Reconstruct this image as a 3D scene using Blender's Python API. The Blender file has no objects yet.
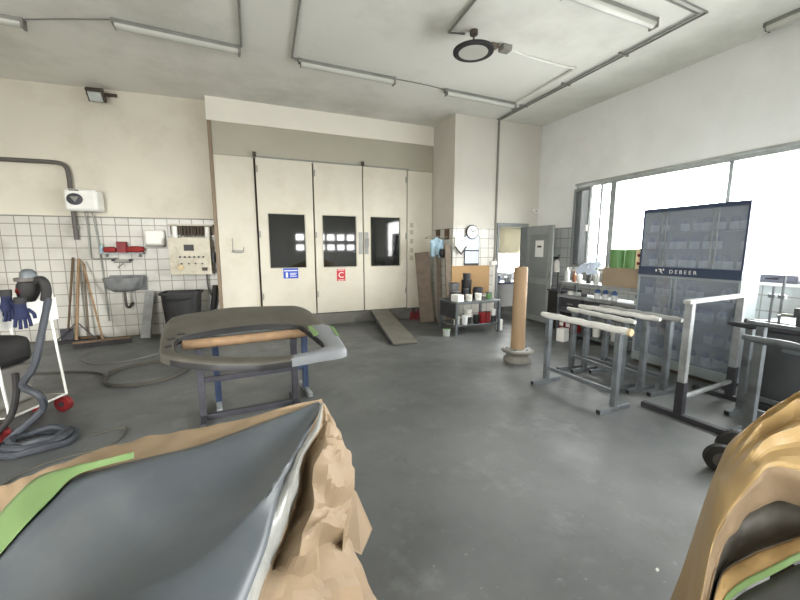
import bpy, bmesh, math, random
from mathutils import Vector, Matrix, noise
random.seed(7)
PI = math.pi
S = bpy.context.scene
COL = S.collection

# ------------------------------------------------------------------ materials
def lin(c):
    out = []
    for v in c:
        v /= 255.0
        out.append(v / 12.92 if v <= 0.04045 else ((v + 0.055) / 1.055) ** 2.4)
    return out + [1.0]

def mat(name, rgb, rough=0.6, metal=0.0, var=0.12, scale=5.0, bump=0.0, bscale=60.0, dirt=None, damt=0.5, dscale=2.0, spec=0.4):
    m = bpy.data.materials.new(name); m.use_nodes = True
    nt = m.node_tree; N = nt.nodes; L = nt.links
    p = N['Principled BSDF']
    p.inputs['Roughness'].default_value = rough
    p.inputs['Metallic'].default_value = metal
    p.inputs['Specular IOR Level'].default_value = spec
    tc = N.new('ShaderNodeTexCoord')
    n1 = N.new('ShaderNodeTexNoise'); n1.inputs['Scale'].default_value = scale; n1.inputs['Detail'].default_value = 5
    L.new(tc.outputs['Object'], n1.inputs['Vector'])
    mr = N.new('ShaderNodeMapRange')
    mr.inputs['From Min'].default_value = 0.3; mr.inputs['From Max'].default_value = 0.7
    mr.inputs['To Min'].default_value = 1 - var; mr.inputs['To Max'].default_value = 1 + var * 0.6
    L.new(n1.outputs['Fac'], mr.inputs['Value'])
    mx = N.new('ShaderNodeMix'); mx.data_type = 'RGBA'; mx.blend_type = 'MULTIPLY'
    mx.inputs['Factor'].default_value = 1.0
    mx.inputs['A'].default_value = lin(rgb)
    L.new(mr.outputs['Result'], mx.inputs['B'])
    src = mx.outputs['Result']
    if dirt:
        n2 = N.new('ShaderNodeTexNoise'); n2.inputs['Scale'].default_value = dscale
        n2.inputs['Detail'].default_value = 8; n2.inputs['Roughness'].default_value = 0.65
        L.new(tc.outputs['Object'], n2.inputs['Vector'])
        r2 = N.new('ShaderNodeMapRange')
        r2.inputs['From Min'].default_value = 0.48; r2.inputs['From Max'].default_value = 0.72
        r2.inputs['To Min'].default_value = 0; r2.inputs['To Max'].default_value = damt
        L.new(n2.outputs['Fac'], r2.inputs['Value'])
        m2 = N.new('ShaderNodeMix'); m2.data_type = 'RGBA'
        L.new(r2.outputs['Result'], m2.inputs['Factor'])
        L.new(src, m2.inputs['A']); m2.inputs['B'].default_value = lin(dirt)
        src = m2.outputs['Result']
    L.new(src, p.inputs['Base Color'])
    if bump:
        n3 = N.new('ShaderNodeTexNoise'); n3.inputs['Scale'].default_value = bscale; n3.inputs['Detail'].default_value = 4
        L.new(tc.outputs['Object'], n3.inputs['Vector'])
        b = N.new('ShaderNodeBump'); b.inputs['Strength'].default_value = bump; b.inputs['Distance'].default_value = 0.02
        L.new(n3.outputs['Fac'], b.inputs['Height']); L.new(b.outputs['Normal'], p.inputs['Normal'])
    return m

def tile_mat(name, axis, tile=(190, 188, 180), grout=(134, 130, 121)):
    m = bpy.data.materials.new(name); m.use_nodes = True
    N = m.node_tree.nodes; L = m.node_tree.links; p = N['Principled BSDF']
    p.inputs['Roughness'].default_value = 0.35
    tc = N.new('ShaderNodeTexCoord'); sp = N.new('ShaderNodeSeparateXYZ'); cb = N.new('ShaderNodeCombineXYZ')
    L.new(tc.outputs['Object'], sp.inputs[0])
    L.new(sp.outputs[axis], cb.inputs[0]); L.new(sp.outputs['Z'], cb.inputs[1])
    br = N.new('ShaderNodeTexBrick'); br.offset = 0; br.squash = 1
    br.inputs['Scale'].default_value = 1; br.inputs['Brick Width'].default_value = 0.2; br.inputs['Row Height'].default_value = 0.2
    br.inputs['Mortar Size'].default_value = 0.008; br.inputs['Mortar Smooth'].default_value = 0.1
    br.inputs['Color1'].default_value = lin(tile); br.inputs['Color2'].default_value = lin([c - 8 for c in tile]); br.inputs['Mortar'].default_value = lin(grout)
    L.new(cb.outputs[0], br.inputs['Vector'])
    n = N.new('ShaderNodeTexNoise'); n.inputs['Scale'].default_value = 1.6; n.inputs['Detail'].default_value = 8
    L.new(tc.outputs['Object'], n.inputs['Vector'])
    r = N.new('ShaderNodeMapRange'); r.inputs['From Min'].default_value = 0.5; r.inputs['From Max'].default_value = 0.75; r.inputs['To Max'].default_value = 0.6
    L.new(n.outputs['Fac'], r.inputs['Value'])
    mx = N.new('ShaderNodeMix'); mx.data_type = 'RGBA'
    L.new(r.outputs['Result'], mx.inputs['Factor']); L.new(br.outputs['Color'], mx.inputs['A']); mx.inputs['B'].default_value = lin((120, 116, 106))
    L.new(mx.outputs['Result'], p.inputs['Base Color'])
    b = N.new('ShaderNodeBump'); b.inputs['Strength'].default_value = 0.3; b.inputs['Distance'].default_value = 0.01; b.invert = True
    L.new(br.outputs['Fac'], b.inputs['Height']); L.new(b.outputs['Normal'], p.inputs['Normal'])
    return m

def glass_mat(name, tint=(1, 1, 1), clear=0.92, dust=None, damt=0.0):
    m = bpy.data.materials.new(name); m.use_nodes = True
    N = m.node_tree.nodes; L = m.node_tree.links
    for n in list(N):
        if n.type != 'OUTPUT_MATERIAL': N.remove(n)
    out = [n for n in N if n.type == 'OUTPUT_MATERIAL'][0]
    t = N.new('ShaderNodeBsdfTransparent'); t.inputs['Color'].default_value = (*tint, 1)
    g = N.new('ShaderNodeBsdfGlossy'); g.inputs['Roughness'].default_value = 0.03
    f = N.new('ShaderNodeLayerWeight'); f.inputs['Blend'].default_value = 0.25
    r = N.new('ShaderNodeMapRange'); r.inputs['To Min'].default_value = (1 - clear) * 0.6; r.inputs['To Max'].default_value = 0.5
    L.new(f.outputs['Fresnel'], r.inputs['Value'])
    mx = N.new('ShaderNodeMixShader'); L.new(r.outputs['Result'], mx.inputs[0]); L.new(t.outputs[0], mx.inputs[1]); L.new(g.outputs[0], mx.inputs[2])
    last = mx
    if dust:  # diffuse veil: grime on the sash, painted glare haze on the cabinet
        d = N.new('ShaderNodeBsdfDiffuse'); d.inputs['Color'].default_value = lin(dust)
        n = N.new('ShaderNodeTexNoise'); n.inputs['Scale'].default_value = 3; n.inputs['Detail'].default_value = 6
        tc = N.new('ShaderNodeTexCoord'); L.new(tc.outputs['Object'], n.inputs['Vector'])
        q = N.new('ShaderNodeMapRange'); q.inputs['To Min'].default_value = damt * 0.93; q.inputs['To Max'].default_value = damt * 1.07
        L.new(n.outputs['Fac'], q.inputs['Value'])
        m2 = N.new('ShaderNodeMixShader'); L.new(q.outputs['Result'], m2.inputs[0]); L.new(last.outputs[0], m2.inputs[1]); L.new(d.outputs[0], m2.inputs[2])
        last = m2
    L.new(last.outputs[0], out.inputs['Surface'])
    return m

M = {}
M['wall'] = mat('cream_plaster', (204, 199, 184), 0.85, var=0.05, scale=1.2, dirt=(168, 159, 140), damt=0.5, dscale=0.9)
M['wall_grey'] = mat('pale_plaster', (226, 226, 225), 0.85, var=0.05, scale=1.2, dirt=(196, 196, 190), damt=0.35, dscale=0.9)
M['pier'] = mat('pier_plaster', (196, 193, 184), 0.85, var=0.05, scale=1.2, dirt=(184, 180, 166), damt=0.35, dscale=0.9)
M['white_wall'] = mat('white_plaster', (222, 218, 207), 0.85, var=0.04, scale=1.5)
M['ceiling'] = mat('ceiling_paint', (222, 221, 214), 0.9, var=0.06, scale=0.5, dirt=(166, 165, 154), damt=0.5, dscale=0.6)
M['booth'] = mat('booth_cream_steel', (198, 193, 178), 0.45, var=0.05, scale=1.5, dirt=(176, 166, 140), damt=0.45, dscale=1.8)
M['booth_tan'] = mat('booth_tan_steel', (164, 160, 145), 0.5, var=0.05, scale=1.0)
M['seal'] = mat('dark_seal', (70, 62, 54), 0.7)
M['brown_post'] = mat('brown_post', (128, 112, 92), 0.6)
M['plinth'] = mat('plinth_concrete', (110, 109, 103), 0.85, var=0.15, dirt=(70, 68, 62), damt=0.7)
M['tile_x'] = tile_mat('white_tile_back', 'X')
M['tile_y'] = tile_mat('white_tile_side', 'Y', (168, 172, 172), (126, 126, 120))
M['dark_glass'] = mat('dark_booth_glass', (26, 28, 26), 0.04, var=0.25, scale=3, spec=0.6)
M['glass'] = glass_mat('window_glass', (0.97, 0.98, 0.98), 0.94)
M['hazed_glass'] = glass_mat('hazed_cabinet_glass', (0.85, 0.89, 0.94), 0.86, (172, 182, 196), 0.28)  # milky tone paints the window's glare haze into the cabinet panes
M['sash_glass'] = glass_mat('grimy_sash_glass', (0.35, 0.36, 0.36), 0.8, (96, 100, 100), 0.65)
M['steel'] = mat('worn_grey_steel', (112, 118, 122), 0.5, 0.5, var=0.25, scale=9, dirt=(66, 64, 60), damt=0.6, dscale=5)
M['steel_light'] = mat('chipped_light_steel', (150, 154, 156), 0.5, 0.2, var=0.2, scale=9, dirt=(90, 90, 88), damt=0.8, dscale=4)
M['steel_dark'] = mat('dark_steel', (66, 66, 72), 0.55, 0.4, var=0.25, scale=8)
M['steel_blue'] = mat('blue_painted_steel', (62, 76, 104), 0.5, 0.2, var=0.25, scale=8)
M['galv'] = mat('galvanised', (140, 141, 136), 0.5, 0.5, var=0.15)
M['pvc'] = mat('grey_pvc', (126, 124, 118), 0.5)
M['pvc_dark'] = mat('dark_grey_pipe', (84, 80, 76), 0.55)
M['white_plastic'] = mat('white_plastic', (216, 215, 208), 0.4, var=0.06)
M['white_paint'] = mat('white_enamel', (222, 222, 216), 0.35, var=0.05, dirt=(150, 148, 140), damt=0.3)
M['tube_white'] = mat('lamp_diffuser', (182, 182, 174), 0.3, var=0.03)
M['pad_white'] = mat('white_pad', (206, 206, 202), 0.8, var=0.12, scale=12, dirt=(150, 146, 138), damt=0.6, dscale=6)
M['pad_grey'] = mat('grey_pad', (156, 158, 156), 0.8, var=0.2, scale=12, dirt=(100, 98, 92), damt=0.6, dscale=6)
M['pad_wood'] = mat('cream_pad_end', (196, 176, 140), 0.8)
M['black'] = mat('black_plastic', (30, 30, 31), 0.5, var=0.2)
M['tool_grey'] = mat('dark_grey_box', (66, 69, 72), 0.6, var=0.15)
M['rubber'] = mat('black_rubber', (38, 37, 36), 0.75, var=0.2)
M['hose'] = mat('hose_rubber', (56, 60, 66), 0.6, var=0.2)
M['cable'] = mat('cable_grey', (72, 70, 62), 0.7)
M['red'] = mat('red_plastic', (124, 30, 32), 0.45, var=0.2)
M['red_dark'] = mat('dark_red_paint', (120, 34, 38), 0.55, var=0.3)
M['red_cloth'] = mat('red_cloth', (132, 42, 40), 0.9, var=0.2)
M['blue_cloth'] = mat('blue_glove_fabric', (30, 36, 66), 0.9, var=0.25, scale=20)
M['pale_blue'] = mat('pale_blue_paper', (200, 212, 232), 0.8, var=0.06)
M['mask_blue'] = mat('pale_blue_cloth', (150, 174, 186), 0.8, var=0.1)
M['wood'] = mat('worn_wood', (140, 114, 86), 0.7, var=0.3, scale=9, dirt=(86, 66, 46), damt=0.5)
M['wood_dark'] = mat('dark_wood', (92, 74, 56), 0.75, var=0.3, scale=9)
M['plank'] = mat('weathered_plank', (106, 94, 82), 0.8, var=0.25, scale=7, dirt=(84, 74, 62), damt=0.5)
M['cork'] = mat('brown_board', (160, 130, 92), 0.85, var=0.08, scale=20)
M['cardboard'] = mat('cardboard', (150, 134, 114), 0.85, var=0.08)
M['card_roll'] = mat('kraft_card_roll', (142, 119, 92), 0.75, var=0.06, scale=3)
M['kraft'] = mat('kraft_paper', (142, 122, 97), 0.62, var=0.08, scale=4, bump=0.12, bscale=14)
M['kraft_film'] = mat('amber_paper', (172, 145, 100), 0.4, var=0.08, scale=4, bump=0.12, bscale=12)
M['tape'] = mat('green_tape', (102, 128, 80), 0.6, var=0.06)
M['primer'] = mat('grey_primer', (76, 82, 87), 0.42, var=0.04, scale=2, dirt=(112, 112, 108), damt=0.35, dscale=2.5)
M['primer_light'] = mat('light_primer', (116, 119, 122), 0.5, var=0.05)
M['foil'] = mat('foil_edge', (158, 159, 155), 0.35, 0.1, var=0.2, scale=12, bump=0.3, bscale=25)
M['tail'] = mat('dusty_tailgate', (78, 75, 68), 0.5, var=0.18, scale=5, dirt=(60, 58, 52), damt=0.5, dscale=4)
M['grey_paint'] = mat('grey_door_paint', (144, 148, 146), 0.5, var=0.06, dirt=(104, 106, 102), damt=0.4)
M['grey_frame'] = mat('grey_frame_paint', (126, 130, 130), 0.5, var=0.06)
M['paper'] = mat('white_paper', (226, 226, 222), 0.8, var=0.03)
M['blind'] = mat('blind_slats', (196, 192, 176), 0.7, var=0.04)
bn0 = M['blind'].node_tree; tl = bn0.nodes.new('ShaderNodeBsdfTranslucent'); tl.inputs['Color'].default_value = lin((206, 200, 176))
mxb = bn0.nodes.new('ShaderNodeMixShader'); mxb.inputs[0].default_value = 0.12
ob = [n for n in bn0.nodes if n.type == 'OUTPUT_MATERIAL'][0]
bn0.links.new(bn0.nodes['Principled BSDF'].outputs[0], mxb.inputs[1]); bn0.links.new(tl.outputs[0], mxb.inputs[2]); bn0.links.new(mxb.outputs[0], ob.inputs['Surface'])
M['desk'] = mat('blue_grey_desk', (62, 74, 96), 0.5)
M['cab'] = mat('cabinet_pale_grey', (138, 147, 150), 0.45, var=0.06)
M['cab_navy'] = mat('cabinet_navy', (50, 62, 84), 0.35, var=0.08)
M['cab_in'] = mat('cabinet_inside', (88, 96, 104), 0.7)
M['tin'] = mat('white_tin', (214, 216, 216), 0.4, var=0.05)
M['tin_blue'] = mat('blue_lid', (64, 92, 140), 0.4)
M['tin_grey'] = mat('bare_tin', (126, 128, 130), 0.35, 0.6, var=0.2)
M['green'] = mat('green_film', (96, 138, 84), 0.5, var=0.08)
M['amber'] = mat('amber_bottle', (112, 66, 34), 0.3)
M['clear_plastic'] = mat('cloudy_plastic', (178, 184, 180), 0.3)
M['pink'] = mat('cream_carton', (222, 206, 170), 0.7)
M['sink'] = mat('stained_sink', (122, 124, 124), 0.5, var=0.25, scale=6, dirt=(62, 64, 66), damt=0.8, dscale=4)
M['grey_metal'] = mat('panel_grey', (186, 180, 162), 0.5, var=0.1, dirt=(130, 112, 84), damt=0.5, dscale=6)
M['sign_blue'] = mat('sign_blue', (38, 76, 176), 0.5, var=0.03)
M['sign_red'] = mat('sign_red', (184, 48, 54), 0.5, var=0.03)
M['navy_box'] = mat('dark_folder', (92, 92, 104), 0.6)
M['ramp'] = mat('ramp_steel', (116, 113, 106), 0.6, 0.2, var=0.2, scale=10, dirt=(88, 84, 76), damt=0.6, dscale=5)

# concrete floor
def floor_mat():
    m = bpy.data.materials.new('worn_concrete'); m.use_nodes = True
    N = m.node_tree.nodes; L = m.node_tree.links; p = N['Principled BSDF']
    tc = N.new('ShaderNodeTexCoord')
    def nz(sc, det, rgh=0.6):
        n = N.new('ShaderNodeTexNoise'); n.inputs['Scale'].default_value = sc; n.inputs['Detail'].default_value = det; n.inputs['Roughness'].default_value = rgh
        L.new(tc.outputs['Object'], n.inputs['Vector']); return n
    def ramp(n, a, b, lo, hi):
        r = N.new('ShaderNodeMapRange'); r.inputs['From Min'].default_value = a; r.inputs['From Max'].default_value = b
        r.inputs['To Min'].default_value = lo; r.inputs['To Max'].default_value = hi; L.new(n.outputs['Fac'], r.inputs['Value']); return r
    def mixc(fac, A, B):
        x = N.new('ShaderNodeMix'); x.data_type = 'RGBA'; L.new(fac.outputs[0], x.inputs['Factor'])
        if isinstance(A, tuple): x.inputs['A'].default_value = lin(A)
        else: L.new(A.outputs['Result'], x.inputs['A'])
        x.inputs['B'].default_value = lin(B); return x
    a = mixc(ramp(nz(0.7, 6), 0.35, 0.65, 0, 1), (104, 107, 107), (80, 83, 83))
    b = mixc(ramp(nz(2.2, 8, 0.7), 0.55, 0.75, 0, 0.55), a, (132, 136, 136))
    c = mixc(ramp(nz(1.3, 9, 0.75), 0.60, 0.74, 0, 0.6), b, (66, 66, 62))
    d = mixc(ramp(nz(26, 3), 0.66, 0.74, 0, 0.35), c, (156, 160, 160))
    L.new(d.outputs['Result'], p.inputs['Base Color'])
    rr = ramp(nz(1.8, 6), 0.3, 0.7, 0.38, 0.65); L.new(rr.outputs[0], p.inputs['Roughness'])
    bp = N.new('ShaderNodeBump'); bp.inputs['Strength'].default_value = 0.12; bp.inputs['Distance'].default_value = 0.01
    L.new(nz(14, 6).outputs['Fac'], bp.inputs['Height']); L.new(bp.outputs['Normal'], p.inputs['Normal'])
    return m
M['floor'] = floor_mat()

# ------------------------------------------------------------------ mesh builder
class MB:
    def __init__(s): s.v = []; s.f = []; s.m = []; s.k = 0
    def add(s, vs, fs):
        o = len(s.v); s.v += [tuple(v) for v in vs]
        for f in fs: s.f.append([i + o for i in f]); s.m.append(s.k)
        return s
    def mi(s, k): s.k = k; return s
    def box(s, x0, x1, y0, y1, z0, z1, mtx=None):
        vs = [Vector((x, y, z)) for x in (x0, x1) for y in (y0, y1) for z in (z0, z1)]
        if mtx: vs = [mtx @ v for v in vs]
        return s.add(vs, [(0, 1, 3, 2), (4, 6, 7, 5), (0, 4, 5, 1), (2, 3, 7, 6), (0, 2, 6, 4), (1, 5, 7, 3)])
    def rbox(s, c, size, rx=0, ry=0, rz=0):
        m = Matrix.Translation(c) @ Matrix.Rotation(rz, 4, 'Z') @ Matrix.Rotation(ry, 4, 'Y') @ Matrix.Rotation(rx, 4, 'X')
        a, b, d = [q / 2 for q in size]
        return s.box(-a, a, -b, b, -d, d, m)
    def bar(s, p0, p1, w, h=None, up=(0, 0, 1)):
        h = h or w; p0 = Vector(p0); p1 = Vector(p1); d = (p1 - p0); ln = d.length; d.normalize()
        u = Vector(up)
        if abs(d.dot(u)) > 0.98: u = Vector((0, 1, 0))
        x = d.cross(u).normalized(); z = x.cross(d).normalized()
        m = Matrix(((x.x, d.x, z.x, p0.x), (x.y, d.y, z.y, p0.y), (x.z, d.z, z.z, p0.z), (0, 0, 0, 1)))
        return s.box(-w / 2, w / 2, 0, ln, -h / 2, h / 2, m)
    def tube(s, pts, r, n=8, closed=False, caps=True):
        pts = [Vector(p) for p in pts]; k = len(pts); rings = []
        rr = r if isinstance(r, (list, tuple)) else [r] * k
        prev = None
        for i, p in enumerate(pts):
            if closed: d = pts[(i + 1) % k] - pts[i - 1]
            else: d = pts[min(i + 1, k - 1)] - pts[max(i - 1, 0)]
            d.normalize()
            if prev is None:
                u = Vector((0, 0, 1)) if abs(d.z) < 0.9 else Vector((1, 0, 0))
                x = d.cross(u).normalized()
            else:
                x = (prev - d * prev.dot(d)).normalized()
            prev = x; y = d.cross(x)
            rings.append([p + (x * math.cos(2 * PI * j / n) + y * math.sin(2 * PI * j / n)) * rr[i] for j in range(n)])
        vs = [v for rg in rings for v in rg]; fs = []
        for i in range(k if closed else k - 1):
            a = i * n; b = ((i + 1) % k) * n
            for j in range(n): fs.append((a + j, a + (j + 1) % n, b + (j + 1) % n, b + j))
        if caps and not closed:
            fs.append(tuple(range(n))[::-1]); fs.append(tuple((k - 1) * n + j for j in range(n)))
        return s.add(vs, fs)
    def cyl(s, p0, p1, r0, r1=None, n=20):
        return s.tube([p0, p1], [r0, r0 if r1 is None else r1], n)
    def lathe(s, prof, c=(0, 0, 0), n=24, mtx=None):
        vs = []; fs = []; k = len(prof); c = Vector(c)
        for (r, z) in prof:
            for j in range(n):
                v = Vector((r * math.cos(2 * PI * j / n), r * math.sin(2 * PI * j / n), z))
                vs.append((mtx @ v if mtx else v) + c)
        for i in range(k - 1):
            for j in range(n):
                fs.append((i * n + j, i * n + (j + 1) % n, (i + 1) * n + (j + 1) % n, (i + 1) * n + j))
        fs.append(tuple(range(n))[::-1]); fs.append(tuple((k - 1) * n + j for j in range(n)))
        return s.add(vs, fs)
    def prism(s, loop, ext):
        n = len(loop); e = Vector(ext); a = [Vector(p) for p in loop]; b = [p + e for p in a]
        return s.add(a + b, [tuple(range(n))[::-1], tuple(range(n, 2 * n))] + [(i, (i + 1) % n, n + (i + 1) % n, n + i) for i in range(n)])
    def grid(s, P, closed=False):
        r = len(P); c = len(P[0]); vs = [p for row in P for p in row]; fs = []
        for i in range(r - 1):
            for j in range(c if closed else c - 1):
                fs.append((i * c + j, i * c + (j + 1) % c, (i + 1) * c + (j + 1) % c, (i + 1) * c + j))
        return s.add(vs, fs)
    def text(s, txt, size, mtx, thick=0.001):
        cu = bpy.data.curves.new('lettering', 'FONT'); cu.body = txt; cu.size = size; cu.extrude = thick; cu.align_x = 'CENTER'; cu.align_y = 'CENTER'; cu.resolution_u = 3
        o = bpy.data.objects.new('lettering', cu); COL.objects.link(o)
        dg = bpy.context.evaluated_depsgraph_get(); dg.update()
        me = bpy.data.meshes.new_from_object(o.evaluated_get(dg))
        s.add([mtx @ v.co for v in me.vertices], [tuple(p.vertices) for p in me.polygons])
        bpy.data.objects.remove(o); bpy.data.curves.remove(cu); bpy.data.meshes.remove(me)
        return s
    def build(s, name, mats, parent=None, loc=(0, 0, 0), rz=0, bevel=0, smooth=40, subsurf=0, solid=0, off=None, normals=True):
        me = bpy.data.meshes.new(name)
        vs = s.v
        if off: vs = [(a - off[0], b - off[1], c - off[2]) for a, b, c in vs]
        me.from_pydata(vs, [], s.f)
        if not isinstance(mats, (list, tuple)): mats = [mats]
        for m in mats: me.materials.append(M[m])
        for p, k in zip(me.polygons, s.m): p.material_index = k
        if normals:
            bm = bmesh.new(); bm.from_mesh(me); bmesh.ops.recalc_face_normals(bm, faces=bm.faces); bm.to_mesh(me); bm.free()
        if smooth:
            me.polygons.foreach_set('use_smooth', [True] * len(me.polygons))
            me.set_sharp_from_angle(angle=math.radians(smooth))
        me.update()
        o = bpy.data.objects.new(name, me); COL.objects.link(o)
        o.location = loc; o.rotation_euler = (0, 0, rz)
        if parent: o.parent = parent
        if solid:
            md = o.modifiers.new('thickness', 'SOLIDIFY'); md.thickness = solid; md.offset = -1
        if bevel:
            md = o.modifiers.new('edges', 'BEVEL'); md.width = bevel; md.segments = 2; md.limit_method = 'ANGLE'; md.angle_limit = math.radians(40)
        if subsurf:
            md = o.modifiers.new('soft', 'SUBSURF'); md.levels = subsurf; md.render_levels = subsurf
        return o

def tag(o, label, cat, group=None):
    o['label'] = label; o['category'] = cat
    if group: o['group'] = group
    return o
def thing(name, label, cat, loc=(0, 0, 0), rz=0, group=None):
    o = bpy.data.objects.new(name, None); COL.objects.link(o); o.empty_display_size = 0.1
    o.location = loc; o.rotation_euler = (0, 0, rz)
    return tag(o, label, cat, group)
def struct(name, mb, m, **k):
    o = mb.build(name, m, **k); o['kind'] = 'structure'; return o
def stuff(o): o['kind'] = 'stuff'; return o
def dup(root, loc, rz=None, label=None, group=None):
    c = root.copy(); COL.objects.link(c); c.location = loc
    if rz is not None: c.rotation_euler = (0, 0, rz)
    if label: c['label'] = label
    if group: c['group'] = group
    for ch in list(root.children):
        d = ch.copy(); COL.objects.link(d); d.parent = c
        for g in list(ch.children):
            e = g.copy(); COL.objects.link(e); e.parent = d
    return c
def smoothpath(pts, k=6, closed=False):
    P = [Vector(p) for p in pts]; n = len(P); out = []
    for i in range(n if closed else n - 1):
        if closed: a, b, c, d = P[i - 1], P[i], P[(i + 1) % n], P[(i + 2) % n]
        else: a, b, c, d = P[max(i - 1, 0)], P[i], P[i + 1], P[min(i + 2, n - 1)]
        for j in range(k):
            t = j / k
            out.append(0.5 * ((2 * b) + (c - a) * t + (2 * a - 5 * b + 4 * c - d) * t * t + (3 * b - a - 3 * c + d) * t ** 3))
    if not closed: out.append(P[-1])
    return out
def resample(pts, n):
    P = smoothpath(pts, 8); L = [0]
    for i in range(1, len(P)): L.append(L[-1] + (P[i] - P[i - 1]).length)
    out = []; j = 0
    for i in range(n):
        t = L[-1] * i / (n - 1)
        while j < len(L) - 2 and L[j + 1] < t: j += 1
        f = (t - L[j]) / max(1e-9, L[j + 1] - L[j]); out.append(P[j].lerp(P[j + 1], min(1, max(0, f))))
    return out

CEIL = 4.24
# ------------------------------------------------------------------ the room
LWR = -math.atan(0.08)
def lw(x, out=0.0, z=0.0):           # a point on the left tiled wall, 'out' metres in front of it
    return (x - 0.0797 * out, 7.88 + 0.08 * (-0.55 - x) - out * 0.9968, z)

struct('floor', MB().box(-5.4, 7.3, -3.4, 8.6, -0.15, 0), 'floor')
struct('ceiling', MB().box(-5.4, 7.3, -3.4, 8.6, CEIL, CEIL + 0.15), 'ceiling')
struct('wall_back', MB().box(-4.75, 0, 0, 0.15, 0, CEIL), 'wall', loc=(-0.55, 7.88, 0), rz=LWR)
struct('trim_1', MB().box(-4.7, -0.0, -0.012, 0, 0, 2.12), 'tile_x', loc=(-0.55, 7.88, 0), rz=LWR)
struct('trim_2', MB().box(-4.7, 0.0, -0.03, -0.0, 2.12, 2.14), 'pvc', loc=(-0.55, 7.88, 0), rz=LWR)
struct('wall_left', MB().box(-5.4, -5.2, -3.4, 8.6, 0, CEIL), 'wall')
# white beam over the spray booth
struct('wall_beam', MB().box(-0.57, 3.93, 7.64, 8.6, 3.84, CEIL), 'white_wall')
# pier and the wall with the doorway
wb = MB().box(3.93, 5.01, 6.72, 8.6, 0, CEIL).box(5.01, 5.85, 6.72, 6.87, 2.14, CEIL).box(5.85, 6.27, 6.72, 6.87, 0, CEIL)
struct('wall_pier', wb, 'pier')
tb = MB().box(3.93, 4.94, 6.708, 6.72, 0, 2.02).box(3.918, 3.93, 6.708, 7.64, 0, 2.02)
struct('trim_3', tb, 'tile_x')
struct('trim_4', MB().box(5.9, 6.12, 6.708, 6.72, 0, 2.02), 'tile_x')
# side room behind the doorway
sr = MB().box(7.1, 7.25, 6.87, 8.35, 0, CEIL).box(5.01, 7.25, 8.2, 8.35, 0, 0.9).box(5.01, 7.25, 8.2, 8.35, 2.25, CEIL).box(5.01, 6.1, 8.2, 8.35, 0.9, 2.25).box(6.98, 7.25, 8.2, 8.35, 0.9, 2.25).box(6.27, 7.25, 6.72, 6.87, 0, CEIL)
struct('wall_side_room', sr, 'wall_grey')
# right wall with its window band
WX = 6.12
wr = MB().box(WX, WX + 0.15, -3.4, 6.72, 0, 1.17).box(WX, WX + 0.15, -3.4, 6.72, 2.83, CEIL).box(WX, WX + 0.15, 5.70, 6.72, 1.17, 2.83).box(WX, WX + 0.15, -3.4, -1.6, 1.17, 2.83)
struct('wall_right', wr, 'wall_grey')
struct('trim_5', MB().box(WX - 0.012, WX, -3.3, 6.7, 0, 1.13), 'tile_y')
struct('trim_6', MB().box(WX - 0.012, WX, 5.72, 6.7, 1.13, 2.02), 'tile_y')
struct('trim_7', MB().box(WX - 0.05, WX + 0.16, -1.6, 5.70, 1.13, 1.17), 'white_paint')
wf = MB().box(WX + 0.03, WX + 0.10, -1.6, 5.7, 2.77, 2.83).box(WX + 0.03, WX + 0.10, -1.6, 5.7, 1.17, 1.22)
wf.box(WX - 0.02, WX + 0.0, -1.6, 5.7, 2.82, 2.86)
win = struct('window_1', wf, 'pad_grey')
for y, w in ((-1.57, 0.06), (0.55, 0.05), (3.12, 0.05), (4.88, 0.11), (5.12, 0.05), (5.67, 0.06)):
    MB().box(WX + 0.02, WX + 0.11, y - w / 2, y + w / 2, 1.22, 2.77).build('mullion', 'steel_light', win)
for a, b in ((-1.54, 0.525), (0.575, 3.095), (3.145, 4.825), (4.935, 5.095)):
    MB().box(WX + 0.06, WX + 0.066, a, b, 1.22, 2.77).build('pane', 'glass', win)
# the opened sashes at its far end
sash = thing('casement', 'grimy grey casement swung slightly into the room at the far window end', 'casement', (WX - 0.02, 5.69, 1.22), math.radians(-101))
MB().box(0, 0.05, -0.025, 0.025, 0, 1.53).box(0.43, 0.48, -0.025, 0.025, 0, 1.53).box(0.05, 0.43, -0.025, 0.025, 0, 0.05).box(0.05, 0.43, -0.025, 0.025, 1.48, 1.53).build('casement_frame', 'grey_frame', sash)
MB().box(0.05, 0.43, -0.004, 0.004, 0.05, 1.48).build('pane', 'sash_glass', sash)
MB().box(0.44, 0.47, -0.06, -0.025, 0.7, 0.82).build('handle', 'white_plastic', sash)

# rear wall with a sectional gate whose small panes show as reflections in the booth glass
ry = -3.2
cols = [2.15 + 0.5 * i for i in range(7)]
GX0, GX1, GZ = 1.7, 5.6, 3.4
rw = MB().box(-5.4, -4.8, ry - 0.2, ry, 0, CEIL).box(-4.8, -2.6, ry - 0.2, ry, 3.5, CEIL).box(-2.6, GX0, ry - 0.2, ry, 0, CEIL).box(GX1, 6.27, ry - 0.2, ry, 0, CEIL).box(GX0, GX1, ry - 0.2, ry, GZ, CEIL)  # unseen open gateway at the left, added to brighten left wall and ceiling
struct('wall_rear', rw, 'wall_grey')
g = MB()
rows = [(1.5, 1.76), (1.98, 2.26)]
zs = [0, 1.5, 1.76, 1.98, 2.26, GZ]
g.box(GX0, GX1, ry - 0.1, ry - 0.04, 0, 1.5).box(GX0, GX1, ry - 0.1, ry - 0.04, 1.76, 1.98).box(GX0, GX1, ry - 0.1, ry - 0.04, 2.26, GZ)
for a, b in rows:
    xs = [GX0] + [c + d for c in cols for d in (0, 0.36)] + [GX1]
    for i in range(0, len(xs), 2): g.box(xs[i], xs[i + 1], ry - 0.1, ry - 0.04, a, b)
gate = struct('door_1', g, 'white_paint')
for a, b in rows:
    for c in cols: MB().box(c, c + 0.36, ry - 0.075, ry - 0.07, a, b).build('pane', 'glass', gate)

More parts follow.
